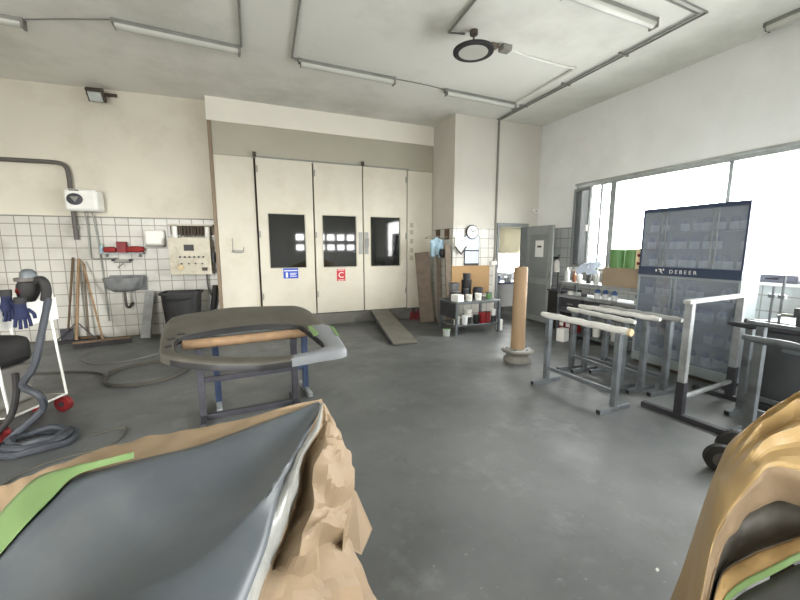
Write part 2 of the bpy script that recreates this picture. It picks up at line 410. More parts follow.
# doorway frame and open grey leaf
df = MB().box(5.01, 5.07, 6.69, 6.88, 0, 2.14).box(5.79, 5.85, 6.69, 6.88, 0, 2.14).box(5.07, 5.79, 6.69, 6.88, 2.06, 2.14)
struct('door_2', df, 'grey_frame', bevel=0.004)
leaf = thing('door_leaf', 'grey steel door leaf standing open with a paper notice on it', 'door', (5.82, 6.67, 0.01), math.radians(-92))
lf = MB().box(0, 0.80, -0.02, 0.02, 0, 2.06)
lf.build('leaf', 'grey_paint', leaf, bevel=0.004)
MB().box(0.12, 0.68, -0.028, -0.02, 0.95, 1.88).box(0.12, 0.68, -0.026, -0.02, 0.12, 0.82).build('raised_panel', 'grey_frame', leaf, bevel=0.003)
nb = MB().box(0.30, 0.55, -0.032, -0.0285, 1.40, 1.75); nb.mi(1).box(0.36, 0.49, -0.0335, -0.0325, 1.60, 1.64)
nb.build('paper_notice', ['paper', 'seal'], leaf)
MB().box(0.72, 0.76, -0.03, -0.02, 0.95, 1.12).cyl((0.74, -0.03, 1.05), (0.74, -0.075, 1.05), 0.01).cyl((0.75, -0.07, 1.05), (0.62, -0.07, 1.05), 0.009).build('handle', 'galv', leaf)
# side-room window, blind, desk
w3 = MB().box(6.10, 6.15, 8.2, 8.3, 0.9, 2.25).box(6.93, 6.98, 8.2, 8.3, 0.9, 2.25).box(6.15, 6.93, 8.2, 8.3, 0.9, 0.95).box(6.15, 6.93, 8.2, 8.3, 2.2, 2.25)
w3 = struct('window_2', w3, 'white_paint')
MB().box(6.15, 6.93, 8.25, 8.256, 0.95, 2.2).build('pane', 'glass', w3)
bl = thing('window_blind', 'pale slatted blind half lowered over the window beyond the doorway', 'blind', (6.54, 8.16, 2.27))
bs = MB()
for i in range(26): bs.rbox((0, 0, -0.05 - i * 0.030), (0.80, 0.038, 0.002), rx=1.28)
bs.build('slats', 'blind', bl)
MB().box(-0.41, 0.41, -0.02, 0.03, -0.04, 0).build('head_rail', 'white_plastic', bl)
dk = thing('desk', 'blue grey desk under the window beyond the doorway', 'desk', (6.1, 7.75, 0))
MB().box(-0.9, 0.9, -0.38, 0.38, 0.72, 0.76).build('desk_top', 'desk', dk, bevel=0.004)
MB().box(-0.88, 0.88, 0.30, 0.32, 0.35, 0.72).build('back_panel', 'wall_grey', dk)
for x in (-0.85, 0.85):
    for y in (-0.33, 0.33): MB().box(x - 0.025, x + 0.025, y - 0.025, y + 0.025, 0, 0.72).build('leg', 'steel_dark', dk)
for i, (x, y, h, mm, lb) in enumerate([(5.62, 7.5, 0.10, 'tin', 'short white pot on the desk beyond the doorway'), (5.75, 7.6, 0.17, 'tin_blue', 'blue pot standing on the desk beyond the doorway'),
        (5.92, 7.48, 0.13, 'tin_grey', 'bare grey tin on the desk beyond the doorway'), (6.1, 7.6, 0.20, 'clear_plastic', 'tall cloudy bottle on the desk beyond the doorway')]):
    t = MB().lathe([(0.05, 0), (0.055, 0.005), (0.055, h * 0.9), (0.05, h), (0.02, h)]).build('paint_pot', mm, loc=(x, y, 0.76)); tag(t, lb, 'pot')

# ------------------------------------------------------------------ spray booth
BY = 7.65
booth = thing('spray_booth', 'cream steel spray booth front with three tall windowed doors', 'spray booth', (1.7, BY, 0))
def bo(mb, n, m, **k): return mb.build(n, m, k.pop('parent', booth), off=k.pop('off', (1.7, BY, 0)), **k)
bo(MB().box(-0.50, 3.915, BY, 8.45, 3.275, 3.838), 'header_panel', 'booth_tan')
bo(MB().box(-0.56, -0.50, BY - 0.03, 8.45, 0, 3.838), 'corner_post', 'brown_post', bevel=0.004)
bo(MB().box(-0.50, 0.17, BY, 8.45, 0.24, 3.27), 'side_panel', 'booth', bevel=0.004)
bo(MB().box(3.30, 3.915, BY, 8.45, 0.24, 3.27), 'side_panel', 'booth', bevel=0.004)
bo(MB().box(-0.50, 3.915, BY - 0.02, 8.45, 0, 0.24), 'plinth', 'plinth')
bo(MB().box(0.17, 3.30, BY + 0.06, BY + 0.10, 0.24, 3.27), 'door_gap_seal', 'seal')
bo(MB().box(0.15, 3.32, BY - 0.035, BY, 3.27, 3.30), 'track', 'galv')
dx = [(0.205, 1.235, 0.385, 1.063), (1.265, 2.255, 1.416, 2.108), (2.28, 3.262, 2.432, 3.098)]
signs = []
for i, (a, b, g0, g1) in enumerate(dx):
    d = MB()
    y0, y1 = BY - 0.045, BY + 0.05
    zb, z0, z1, zt = 0.262, 1.215, 2.25, 3.265
    d.box(a, b, y0, y1, zb, z0).box(a, b, y0, y1, z1, zt).box(a, g0, y0, y1, z0, z1).box(g1, b, y0, y1, z0, z1)
    dr = bo(d, 'door', 'booth')
    bo(MB().box(g0, g1, y0 + 0.02, y0 + 0.03, z0, z1), 'window_pane', 'dark_glass', parent=dr)
    rim = MB()
    for q in ((g0 - 0.015, g0, z0, z1), (g1, g1 + 0.015, z0, z1), (g0, g1, z0 - 0.015, z0), (g0, g1, z1, z1 + 0.015)): rim.box(q[0], q[1], y0 - 0.006, y0, q[2], q[3])
    bo(rim, 'window_rim', 'booth_tan', parent=dr)
    for hz in (0.6, 1.8, 3.0):
        hx = a + 0.02 if i != 2 else b - 0.02
        bo(MB().cyl((hx, y0 - 0.012, hz), (hx, y0 - 0.012, hz + 0.12), 0.012, n=8), 'hinge', 'galv', parent=dr)
    def face(x, z): return Matrix.Translation((x, y0 - 0.0035, z)) @ Matrix.Rotation(PI / 2, 4, 'X')
    if i == 0:
        n = MB().box(0.615, 0.90, y0 - 0.003, y0, 1.0, 1.215)
        n.mi(1).box(0.63, 0.885, y0 - 0.0035, y0 - 0.0029, 1.145, 1.165).box(0.74, 0.87, y0 - 0.0035, y0 - 0.0029, 1.095, 1.108).box(0.74, 0.85, y0 - 0.0035, y0 - 0.0029, 1.065, 1.078).box(0.74, 0.87, y0 - 0.0035, y0 - 0.0029, 1.035, 1.048)
        n.lathe([(0.022, 0), (0.022, 0.001)], mtx=face(0.68, 1.10)).box(0.66, 0.70, y0 - 0.0035, y0 - 0.0029, 1.02, 1.08)
        o = bo(n, 'notice', ['sign_blue', 'paper'], parent=dr); o['label'] = 'small blue safety notice with white lines'
    if i == 1:
        n = MB().box(1.68, 1.86, y0 - 0.003, y0, 0.915, 1.165)
        n.mi(1).text('C', 0.17, face(1.77, 1.035))
        n.box(1.70, 1.84, y0 - 0.0035, y0 - 0.0029, 1.138, 1.150).box(1.70, 1.84, y0 - 0.0035, y0 - 0.0029, 0.93, 0.942)
        o = bo(n, 'notice', ['sign_red', 'paper'], parent=dr); o['label'] = 'small red notice with a white C'
        bo(MB().box(2.16, 2.245, y0 - 0.006, y0, 1.47, 1.93), 'push_plate', 'galv', parent=dr)
    if i == 2:
        bo(MB().box(2.29, 2.375, y0 - 0.006, y0, 1.47, 1.93), 'push_plate', 'galv', parent=dr)
        bo(MB().cyl((2.36, y0 - 0.05, 1.62), (2.36, y0 - 0.05, 1.80), 0.012, n=8).cyl((2.36, y0, 1.63), (2.36, y0 - 0.05, 1.63), 0.008, n=8).cyl((2.36, y0, 1.79), (2.36, y0 - 0.05, 1.79), 0.008, n=8), 'handle', 'galv', parent=dr)
for x in (0.19, 2.27):
    bo(MB().box(x - 0.03, x + 0.03, BY - 0.07, BY - 0.035, 3.28, 3.36), 'door_bolt', 'seal')
hk = MB().cyl((-0.27, BY - 0.05, 1.56), (-0.27, BY - 0.05, 1.78), 0.006, n=8).box(-0.28, -0.09, BY - 0.02, BY, 1.53, 1.56)
hk.tube(smoothpath([(-0.27, BY - 0.01, 1.56), (-0.26, BY - 0.06, 1.52), (-0.1, BY - 0.06, 1.52), (-0.09, BY - 0.06, 1.62)], 5), 0.007, 6).cyl((-0.27, BY, 1.565), (-0.27, BY - 0.05, 1.565), 0.006, n=8)
bo(hk, 'hook', 'galv')
for z in (1.38, 1.55, 1.75, 1.95, 2.10):
    bo(MB().box(3.36, 3.44, BY - 0.008, BY, z - 0.05, z + 0.05), 'stick_on_plate', 'booth_tan')

# ramp up to the booth
rp = thing('ramp', 'grey steel ramp plate leading up to the spray booth doors', 'ramp', (2.36, 5.5, 0))
rp_m = [(-0.225, 0.02, 0.012), (0.215, 0.0, 0.012), (0.44, 2.08, 0.235), (0.05, 2.08, 0.235)]
MB().prism(rp_m, (0, 0, 0.02)).build('ramp_plate', 'ramp', rp)
for (a, b) in ((0, 3), (1, 2)):
    A = Vector(rp_m[a]); B = Vector(rp_m[b])
    MB().bar(A + Vector((0, 0.15, 0.012)), B + Vector((0, -0.02, -0.03)), 0.02, 0.05).build('side_rail', 'steel_dark', rp)
MB().box(0.08, 0.13, 1.95, 2.0, 0, 0.20).box(0.36, 0.41, 1.95, 2.0, 0, 0.20).build('ramp_foot', 'steel_dark', rp)

# ------------------------------------------------------------------ on the left tiled wall
def onwall(name, label, cat, x, z=0, out=0.014, group=None): return thing(name, label, cat, lw(x, out, z), LWR, group)
o = onwall('wall_conduit', 'thick dark grey pipe bending down the tiled wall by the water heater', 'pipe', -2.70, 0)
MB().tube([(-2.3, -0.06, 3.0)] + smoothpath([(-0.35, -0.06, 3.0), (-0.12, -0.06, 2.99), (-0.02, -0.06, 2.92), (0.0, -0.06, 2.75)], 5) + [(0, -0.06, 1.74)], 0.034, 10).build('pipe', 'pvc_dark', o)
for (x, z) in ((-1.2, 3.0), (0, 1.95)): MB().rbox((x, -0.03, z), (0.09, 0.06, 0.03) if x == 0 else (0.03, 0.06, 0.09)).build('bracket', 'galv', o)
o = onwall('water_heater', 'small white water heater with a dark oval badge high on the tiled wall', 'water heater', -2.47, 2.20, 0.03)
MB().box(-0.24, 0.22, -0.30, 0, 0.0, 0.36).build('body', 'white_paint', o, bevel=0.05)
k = MB().lathe([(0.11, 0), (0.11, 0.012), (0.09, 0.018)], mtx=Matrix.Translation((-0.08, -0.298, 0.19)) @ Matrix.Rotation(PI / 2, 4, 'X') @ Matrix.Scale(0.85, 4, (0, 1, 0)))
k.mi(1).prism([(-0.14, -0.3155, 0.23), (-0.02, -0.3155, 0.23), (-0.075, -0.3155, 0.14)], (0, -0.002, 0))
k.build('badge', ['steel_dark', 'pvc'], o)
MB().box(-0.15, -0.02, -0.303, -0.295, 0.325, 0.34).build('lettering_strip', 'seal', o)
o = onwall('water_pipe', 'two thin grey water pipes running down from the white heater', 'pipe', -2.45)
MB().tube(smoothpath([(-0.08, -0.10, 2.25), (-0.08, -0.05, 2.0), (-0.09, -0.04, 1.5), (-0.06, -0.04, 1.42), (0.02, -0.04, 1.41), (0.30, -0.04, 1.42)], 5), 0.012, 8).build('pipe', 'galv', o)
MB().tube(smoothpath([(0.02, -0.10, 2.25), (0.03, -0.05, 2.0), (0.06, -0.03, 1.2), (0.07, -0.03, 0.3)], 5), 0.013, 8).build('pipe', 'galv', o)
o = onwall('wall_shelf', 'thin wall shelf on the white tiles above the sink', 'shelf', -2.05, 1.50)
MB().box(-0.34, 0.33, -0.16, 0, 0, 0.02).build('board', 'steel_light', o)
for x in (-0.25, 0.25): MB().box(x - 0.01, x + 0.01, -0.12, 0, -0.06, 0).build('bracket', 'galv', o)
def lump(name, m, loc, size, label, cat, rz=0, seed=0, group=None):
    n = 12; b = MB(); P = []
    for i in range(n + 1):
        a = PI * i / n; row = []
        for j in range(18):
            t = 2 * PI * j / 18; d = Vector((math.sin(a) * math.cos(t), math.sin(a) * math.sin(t), -math.cos(a)))
            d = Vector((math.copysign(abs(d.x) ** 0.7, d.x), math.copysign(abs(d.y) ** 0.7, d.y), math.copysign(abs(d.z) ** 0.8, d.z)))
            w = 1 + 0.16 * noise.noise(d * 2.2 + Vector((seed, 0, 0)))
            row.append((d.x * size[0] / 2 * w, d.y * size[1] / 2 * w, max(0, size[2] / 2 + d.z * size[2] / 2 * w)))
        P.append(row)
    b.grid(P, closed=True)
    return tag(b.build(name, m, loc=loc, rz=rz, smooth=50), label, cat, group)
c = lw(-2.23, 0.09, 1.52); lump('red_rag', 'red_cloth', c, (0.20, 0.13, 0.10), 'bunched red rag at the left on the wall shelf above the sink', 'rag', LWR, 1)
c = lw(-1.86, 0.09, 1.52); lump('red_rag', 'red_cloth', c, (0.30, 0.13, 0.11), 'wide red rag at the right on the wall shelf above the sink', 'rag', LWR, 5)
b = MB().box(-0.07, 0.07, -0.05, 0.05, 0, 0.19); tag(b.build('red_box', 'red_dark', loc=lw(-2.05, 0.09, 1.52), rz=LWR, bevel=0.006), 'upright red box in the middle of the wall shelf above the sink', 'box')
t = thing('small_bottle', 'greenish clear bottle at the left end of the wall shelf', 'bottle', lw(-2.355, 0.09, 1.52)); MB().lathe([(0.026, 0), (0.028, 0.01), (0.028, 0.09), (0.012, 0.12), (0.012, 0.135)]).build('body', 'mask_blue', t); MB().lathe([(0.014, 0.135), (0.014, 0.155)]).build('cap', 'green', t)
# sink
o = onwall('sink', 'stained grey basin sink on the white tiled wall', 'sink', -2.03, 0.0)
prof = []
P = []
for (sx, sy, z) in [(0.02, 0.02, 0.90), (0.12, 0.10, 0.90), (0.22, 0.16, 0.95), (0.245, 0.19, 1.08), (0.28, 0.215, 1.09), (0.275, 0.21, 1.06), (0.25, 0.19, 0.93), (0.15, 0.12, 0.85), (0.05, 0.05, 0.84)]:
    P.append([(sx * math.copysign(abs(math.cos(t)) ** 0.6, math.cos(t)), -0.22 + sy * math.copysign(abs(math.sin(t)) ** 0.6, math.sin(t)), z) for t in [2 * PI * j / 28 for j in range(28)]])
MB().grid(P, closed=True).build('basin', 'sink', o, smooth=60)
MB().box(-0.28, 0.28, -0.03, 0, 0.84, 1.12).build('splash_back', 'sink', o, bevel=0.01)
MB().tube(smoothpath([(0, -0.22, 0.85), (0, -0.22, 0.70), (0.0, -0.20, 0.58), (0.02, -0.12, 0.55), (0.03, -0.06, 0.60), (0.03, -0.0, 0.61)], 5), 0.022, 10).build('drain_pipe', 'pvc_dark', o)
o = onwall('mixer_tap', 'two handled mixer tap on the tiles above the sink', 'tap', -2.08, 1.36)
MB().cyl((-0.12, -0.05, 0), (0.12, -0.05, 0), 0.022).cyl((-0.1, 0, 0), (-0.1, -0.05, 0), 0.02).cyl((0.1, 0, 0), (0.1, -0.05, 0), 0.02).build('body', 'galv', o)
MB().tube(smoothpath([(0, -0.05, 0), (0, -0.08, -0.05), (0, -0.2, -0.08), (0, -0.24, -0.1)], 5), 0.012).build('spout', 'galv', o)
for x in (-0.13, 0.13): MB().lathe([(0.028, 0), (0.032, 0.02), (0.02, 0.04)], c=(x, -0.05, 0.01), n=10).build('tap_handle', 'steel_dark', o)
# dispenser
o = onwall('paper_towel_dispenser', 'white towel dispenser with a grey lower front on the tiled wall', 'dispenser', -1.54, 1.62)
MB().box(-0.15, 0.15, -0.14, 0, 0.03, 0.30).build('cover', 'white_plastic', o, bevel=0.035)
MB().box(-0.14, 0.14, -0.13, 0, 0.0, 0.035).build('tray', 'pvc', o, bevel=0.006)
# control panel with terminal rail
o = onwall('control_panel', 'cream control cabinet with dials, buttons and a small screen', 'control panel', -0.95, 1.12)
MB().box(-0.33, 0.31, -0.24, 0, 0, 0.66).build('cabinet', 'grey_metal', o, bevel=0.008)
MB().box(-0.345, 0.325, -0.262, -0.24, 0.0, 0.66).build('door', 'grey_metal', o, bevel=0.006)
MB().box(-0.10, 0.06, -0.27, -0.262, 0.43, 0.54).build('screen', 'black', o)
for i in range(6): MB().cyl((-0.17 + i * 0.075, -0.262, 0.32), (-0.17 + i * 0.075, -0.285, 0.32), 0.017, n=12).build('push_button', 'steel_dark', o)
for i in range(4): MB().cyl((-0.15 + i * 0.11, -0.262, 0.20), (-0.15 + i * 0.11, -0.285, 0.20), 0.014, n=12).build('push_button', 'steel_dark', o)
MB().cyl((-0.17, -0.262, 0.13), (-0.17, -0.285, 0.13), 0.05, 0.045).build('rotary_switch', 'pad_wood', o)
MB().box(0.17, 0.26, -0.275, -0.262, 0.07, 0.13).build('name_plate', 'seal', o)
MB().box(0.335, 0.375, -0.2, -0.1, 0.2, 0.4).box(0.31, 0.335, -0.18, -0.12, 0.25, 0.35).build('side_switch', 'black', o)
o = onwall('terminal_rail', 'open metal rail of cable glands above the control cabinet', 'cable rail', -0.96, 1.84)
MB().box(-0.34, 0.38, -0.02, 0, 0, 0.19).build('back_plate', 'plank', o)
MB().box(-0.34, 0.38, -0.12, -0.02, 0.16, 0.19).build('top_lip', 'booth_tan', o)
for i in range(7):
    MB().tube(smoothpath([(-0.15 + i * 0.055, -0.07, -0.03), (-0.15 + i * 0.055, -0.09, 0.06), (-0.14 + i * 0.055, -0.06, 0.17)], 3), 0.014, 8).build('cable', 'seal', o)
for x in (-0.26, 0.28): MB().cyl((x, -0.08, -0.055), (x, -0.08, 0.15), 0.045).build('gland', 'white_plastic', o)
o = onwall('panel_cable', 'grey cable looping below the control cabinet', 'cable', -0.72, 0)
MB().tube(smoothpath([(-0.02, -0.10, 1.13), (-0.02, -0.09, 0.95), (0.0, -0.08, 0.78), (0.05, -0.08, 0.70), (0.13, -0.08, 0.72)], 6), 0.014).build('cable', 'pvc_dark', o)
o = onwall('extraction_hose', 'thick black ribbed hose against the corner of the spray booth', 'hose', -0.71, 0)
hp = smoothpath([(0.10, -0.12, 0.90), (0.08, -0.12, 0.72), (0.04, -0.12, 0.5), (-0.02, -0.11, 0.28), (-0.08, -0.11, 0.05)], 8)
MB().tube(hp, [0.045 + 0.006 * (i % 2) for i in range(len(hp))], 10).build('hose', 'rubber', o)
# bin, board
o = thing('waste_bin', 'large black plastic bin by the tiled wall under the control cabinet', 'bin', lw(-1.10, 0.46, 0), LWR)
P = []
for (hx, hy, z) in [(0.24, 0.20, 0.0), (0.24, 0.20, 0.02), (0.29, 0.24, 0.80), (0.32, 0.27, 0.80), (0.32, 0.27, 0.84), (0.285, 0.235, 0.84), (0.21, 0.17, 0.04)]:
    P.append([(hx * math.copysign(abs(math.cos(t)) ** 0.35, math.cos(t)), hy * math.copysign(abs(math.sin(t)) ** 0.35, math.sin(t)), z) for t in [2 * PI * (j + 0.5) / 32 for j in range(32)]])
b = MB().grid(P, closed=True); n0 = len(b.v); b.f.append(list(range(0, 32))[::-1]); b.m.append(0); b.f.append(list(range(6 * 32, 7 * 32))); b.m.append(0)
b.build('tub', 'black', o, smooth=35)
MB().tube(smoothpath([(-0.2, -0.27, 0.74), (-0.1, -0.30, 0.72), (0.1, -0.30, 0.72), (0.2, -0.27, 0.74)], 4), 0.01).build('handle', 'rubber', o)
b = MB().rbox((0, 0, 0), (0.16, 0.025, 0.86), rx=-0.3)
tag(b.build('leaning_board', 'pad_grey', loc=lw(-1.72, 0.22, 0.422), rz=LWR - 0.25), 'narrow pale grey board leaning on the tiles between sink and black bin', 'board')
# brooms
o = thing('push_broom', 'wide black push broom with a pale wooden handle on the floor by the tiled wall', 'broom', (-2.31, 7.36, 0), math.atan2(0.17, 0.74))
MB().box(-0.38, 0.38, -0.035, 0.035, 0.075, 0.11).build('head', 'wood_dark', o, bevel=0.005)
br = MB()
for i in range(38): br.rbox((-0.37 + i * 0.02, 0, 0.04), (0.017, 0.075, 0.08), rx=0)
br.build('bristles', 'rubber', o)
MB().cyl((0.0, 0, 0.10), (-0.2, 0.62, 1.38), 0.016, n=12).build('handle', 'wood', o)
def pole(name, x0, x1, h, m, r, label, cat, out=0.35, head=None):
    o = thing(name, label, cat, lw(x0, out, 0), LWR)
    MB().cyl((0, 0, 0.06), (x1 - x0, out - 0.035, h), r, n=12).build('handle', m, o)
    if head == 'brush':
        MB().box(-0.15, 0.15, -0.03, 0.03, 0.05, 0.09).build('head', 'wood_dark', o); MB().box(-0.15, 0.15, -0.035, 0.035, 0, 0.05).build('bristles', 'rubber', o)
    if head == 'squeegee':
        MB().box(-0.3, 0.3, -0.015, 0.015, 0, 0.06).build('blade', 'rubber', o)
        MB().cyl((-0.28, 0, 0.06), (0.0, 0.09, 0.35), 0.01, n=8).cyl((0.28, 0, 0.06), (0.0, 0.09, 0.35), 0.01, n=8).build('brace', 'steel_dark', o)
    if head == 'spade':
        MB().box(-0.09, 0.09, -0.012, 0.012, 0, 0.24).build('blade', 'steel_dark', o, bevel=0.004)
pole('squeegee', -2.74, -2.72, 1.42, 'wood', 0.022, 'floor squeegee with a thick pale wooden handle leaning on the tiles', 'squeegee', 0.38, 'squeegee')
pole('floor_brush', -2.62, -2.66, 1.33, 'plank', 0.016, 'floor brush with a greyish handle nearest the sink pipes', 'brush', 0.25, 'brush')
pole('spade', -2.92, -2.80, 1.44, 'wood_dark', 0.017, 'dark handled spade leftmost of the tools leaning on the tiles', 'spade', 0.25, 'spade')
# flood light
o = thing('flood_light', 'square black framed flood light where the left wall meets the ceiling', 'flood light', lw(-2.16, 0.02, 4.08), LWR)
MB().rbox((0, -0.16, -0.0), (0.24, 0.07, 0.20), rx=0.6).build('housing', 'seal', o, bevel=0.006)
MB().rbox((0, -0.183, -0.034), (0.18, 0.03, 0.14), rx=0.6).build('lamp_glass', 'clear_plastic', o)
MB().tube([(-0.13, -0.16, 0), (-0.13, -0.06, 0.06), (-0.13, 0, 0.06)], 0.01).tube([(0.13, -0.16, 0), (0.13, -0.06, 0.06), (0.2, -0.0, 0.06)], 0.01).box(-0.1, 0.24, -0.03, 0, 0.04, 0.09).build('bracket', 'seal', o)

# hose ring and cable on the floor
pts = []
for i in range(40):
    t = 2 * PI * i / 20; r = 0.44 + 0.02 * (i > 20)
    pts.append((-1.28 + r * math.cos(t + PI), 5.43 + 0.47 * math.sin(t + PI), 0.014 + (0.02 if i > 20 else 0)))
pts = [(-3.9, 6.35, 0.014), (-3.0, 6.05, 0.014), (-2.2, 5.85, 0.014), (-1.85, 5.65, 0.014)] + pts
tag(MB().tube(smoothpath(pts, 3), 0.013, 8).build('air_hose', 'cable'), 'thin dark air hose lying in a ring on the floor', 'hose')
tag(MB().tube(smoothpath([(-2.35, 7.05, 0.008), (-2.3, 6.5, 0.008), (-2.0, 6.15, 0.008), (-1.6, 6.2, 0.008), (-1.25, 6.6, 0.008), (-1.1, 7.0, 0.008)], 5), 0.007, 6).build('floor_cable', 'pvc'), 'thin grey cable curving on the floor before the push broom', 'cable')

# ------------------------------------------------------------------ sanding trolley at far left
o = thing('tool_trolley', 'white tool trolley on red wheels at the left edge', 'trolley', (-2.05, 4.25, 0), math.radians(-22))
MB().box(-0.75, 0.22, -0.25, 0.28, 0.93, 0.95).box(-0.75, 0.22, -0.27, -0.25, 0.93, 1.12).box(-0.75, 0.22, 0.28, 0.30, 0.93, 1.18).box(0.22, 0.24, -0.27, 0.30, 0.93, 1.14).build('top_tray', 'white_paint', o, bevel=0.004)
fr = MB()
for y in (-0.25, 0.28):
    fr.tube([(0.17, y, 1.12), (0.24, y, 0.19), (-0.06, y, 0.17), (-0.75, y, 0.17)], 0.011, 8)
    fr.tube([(-0.22, y, 0.93), (-0.16, y, 0.17)], 0.011, 8)
fr.tube([(0.24, -0.25, 0.19), (0.24, 0.28, 0.19)], 0.011, 8).tube([(-0.10, -0.25, 0.17), (-0.10, 0.28, 0.17)], 0.011, 8)
fr.build('wire_frame', 'white_paint', o)
MB().box(-0.75, 0.20, -0.24, 0.27, 0.175, 0.19).build('lower_shelf', 'pvc', o)
for (x, y) in ((0.17, -0.285), (-0.10, -0.31), (0.17, 0.31), (-0.10, 0.31)):
    w = MB().cyl((x, y - 0.025, 0.075), (x, y + 0.025, 0.075), 0.075, n=20).build('wheel', 'red', o)
    MB().cyl((x, y - 0.031, 0.075), (x, y + 0.031, 0.075), 0.026, n=12).build('hub', 'steel_dark', w)
o = thing('dust_extractor', 'grey dust extractor with a dark lid on the white trolley shelf', 'vacuum', (-2.22, 4.28, 0.19), math.radians(-22))
MB().box(-0.28, 0.22, -0.2, 0.22, 0.0, 0.36).build('tank', 'pvc', o, bevel=0.04)
MB().box(-0.30, 0.24, -0.22, 0.24, 0.36, 0.62).build('motor_head', 'rubber', o, bevel=0.07)
MB().cyl((0.1, -0.2, 0.25), (0.1, -0.27, 0.25), 0.04).build('hose_port', 'black', o)
MB().box(-0.18, 0.0, -0.226, -0.215, 0.26, 0.33).build('label_plate', 'sign_blue', o)
def sander(loc, rz, label, withred):
    o = thing('orbital_sander', label, 'sander', loc, rz)
    MB().lathe([(0.02, -0.13), (0.055, -0.12), (0.075, -0.06), (0.08, 0.0), (0.07, 0.05), (0.03, 0.08)], mtx=Matrix.Rotation(0.25, 4, 'Y')).build('body', 'rubber', o)
    MB().lathe([(0.085, 0.03), (0.09, 0.045), (0.085, 0.06)], c=(0.0, 0, 0.02), n=24).build('pad', 'pvc_dark', o)
    MB().lathe([(0.06, 0), (0.055, 0.05), (0.03, 0.075), (0.005, 0.08)], c=(0.01, 0, 0.075), n=20).build('cap', 'steel', o)
    MB().tube(smoothpath([(0.03, 0, 0.03), (0.12, 0, 0.06), (0.15, 0, -0.02), (0.13, 0.0, -0.12)], 4), 0.035).build('handle', 'rubber', o)
    if withred: MB().lathe([(0.03, 0), (0.028, 0.012), (0.01, 0.016)], mtx=Matrix.Translation((-0.02, -0.062, -0.03)) @ Matrix.Rotation(PI / 2, 4, 'X'), n=16).build('red_button', 'red', o)
sander((-1.765, 4.12, 1.27), -0.4, 'black sander with a red button hanging at the near corner of the white trolley', True)
sander((-2.08, 4.12, 1.22), -0.9, 'black and grey sander cut by the left edge of the photo', False)
# gloves
def glove(loc, rz, label):
    o = thing('work_glove', label, 'glove', loc, rz, )
    b = MB().tube([(0, 0, 0.0), (0, 0, -0.05), (0.0, 0, -0.11), (0, 0, -0.15)], [0.035, 0.034, 0.046, 0.036], 10)
    for i, (x, l) in enumerate(((-0.036, 0.06), (-0.013, 0.08), (0.011, 0.075), (0.034, 0.06))):
        b.tube(smoothpath([(x, 0, -0.12), (x * 1.25, -0.008, -0.15 - l * 0.5), (x * 1.35, -0.02, -0.15 - l)], 3), 0.0125, 7)
    b.tube(smoothpath([(0.035, 0, -0.07), (0.07, -0.01, -0.11), (0.075, -0.02, -0.15)], 3), 0.013, 7)
    b.build('hand', 'blue_cloth', o, smooth=60)
    MB().tube([(0, 0, 0.03), (0, 0, -0.02)], [0.04, 0.038], 12).build('cuff', 'rubber', o)
glove((-1.86, 3.99, 1.23), -0.3, 'dark blue work glove hanging over the front of the white trolley tray')
glove((-1.755, 3.94, 1.17), 0.3, 'lower dark blue work glove beside the black sander')
# extractor hose: from the sander to a coil on the floor
pts = [(-1.62, 4.06, 1.17), (-1.66, 3.98, 0.9), (-1.72, 3.93, 0.62), (-1.78, 3.86, 0.48), (-1.66, 3.80, 0.40), (-1.68, 3.86, 0.25), (-1.86, 3.78, 0.08)]
for i in range(34):
    t = PI * 0.9 + 2 * PI * i / 13
    pts.append((-1.66 + (0.25 - 0.003 * i) * math.cos(t), 3.72 + (0.19 - 0.002 * i) * math.sin(t), 0.03 + 0.0018 * i + 0.012 * math.sin(i * 1.7)))
hp = smoothpath(pts, 4)
tag(MB().tube(hp, [0.027 + 0.0025 * (i % 2) for i in range(len(hp))], 8).build('vacuum_hose', 'hose'), 'thick grey vacuum hose from a sander coiled on the floor by red wheels', 'hose')
tag(MB().tube(smoothpath([(-1.35, 3.75, 0.008), (-1.1, 3.8, 0.008), (-1.12, 3.5, 0.008), (-1.45, 3.38, 0.008), (-1.62, 3.2, 0.008), (-1.6, 2.85, 0.008), (-1.72, 2.6, 0.008)], 5), 0.008, 6).build('floor_cable', 'cable'), 'thin dark cable trailing on the floor from the vacuum hose coil', 'cable')
tag(MB().tube(smoothpath([(-1.88, 4.0, 0.55), (-1.86, 3.93, 0.40), (-1.9, 3.9, 0.22), (-1.98, 3.84, 0.10), (-2.0, 3.62, 0.035)], 6), 0.024, 8).build('vacuum_hose', 'rubber'), 'black hose end hanging in front of the dust extractor', 'hose')

# ------------------------------------------------------------------ tailgate on trestles
TO = [(-0.709, 3.397, 0.746), (-0.786, 3.948, 0.834), (-0.756, 4.338, 0.896), (-0.228, 4.535, 0.928), (0.488, 4.47, 0.917), (0.602, 4.295, 0.889), (0.657, 4.02, 0.845), (0.749, 3.676, 0.79), (0.762, 3.112, 0.7), (0.515, 3.061, 0.692), (0.278, 3.026, 0.686), (0.037, 3.017, 0.685), (-0.288, 3.104, 0.699), (-0.572, 3.25, 0.722)]
TH = [(-0.586, 3.394, 0.745), (-0.625, 3.668, 0.789), (-0.505, 3.781, 0.807), (-0.207, 3.878, 0.822), (0.21, 3.885, 0.824), (0.436, 3.79, 0.808), (0.5, 3.622, 0.782), (0.549, 3.455, 0.755), (0.584, 3.291, 0.728), (0.537, 3.18, 0.711), (0.274, 3.104, 0.699), (-0.073, 3.163, 0.708), (-0.409, 3.281, 0.727)]
TL = (0.0, 3.7, 0.72)
tg = thing('car_tailgate', 'dusty car tailgate with an empty window opening on trestles', 'tailgate', TL)
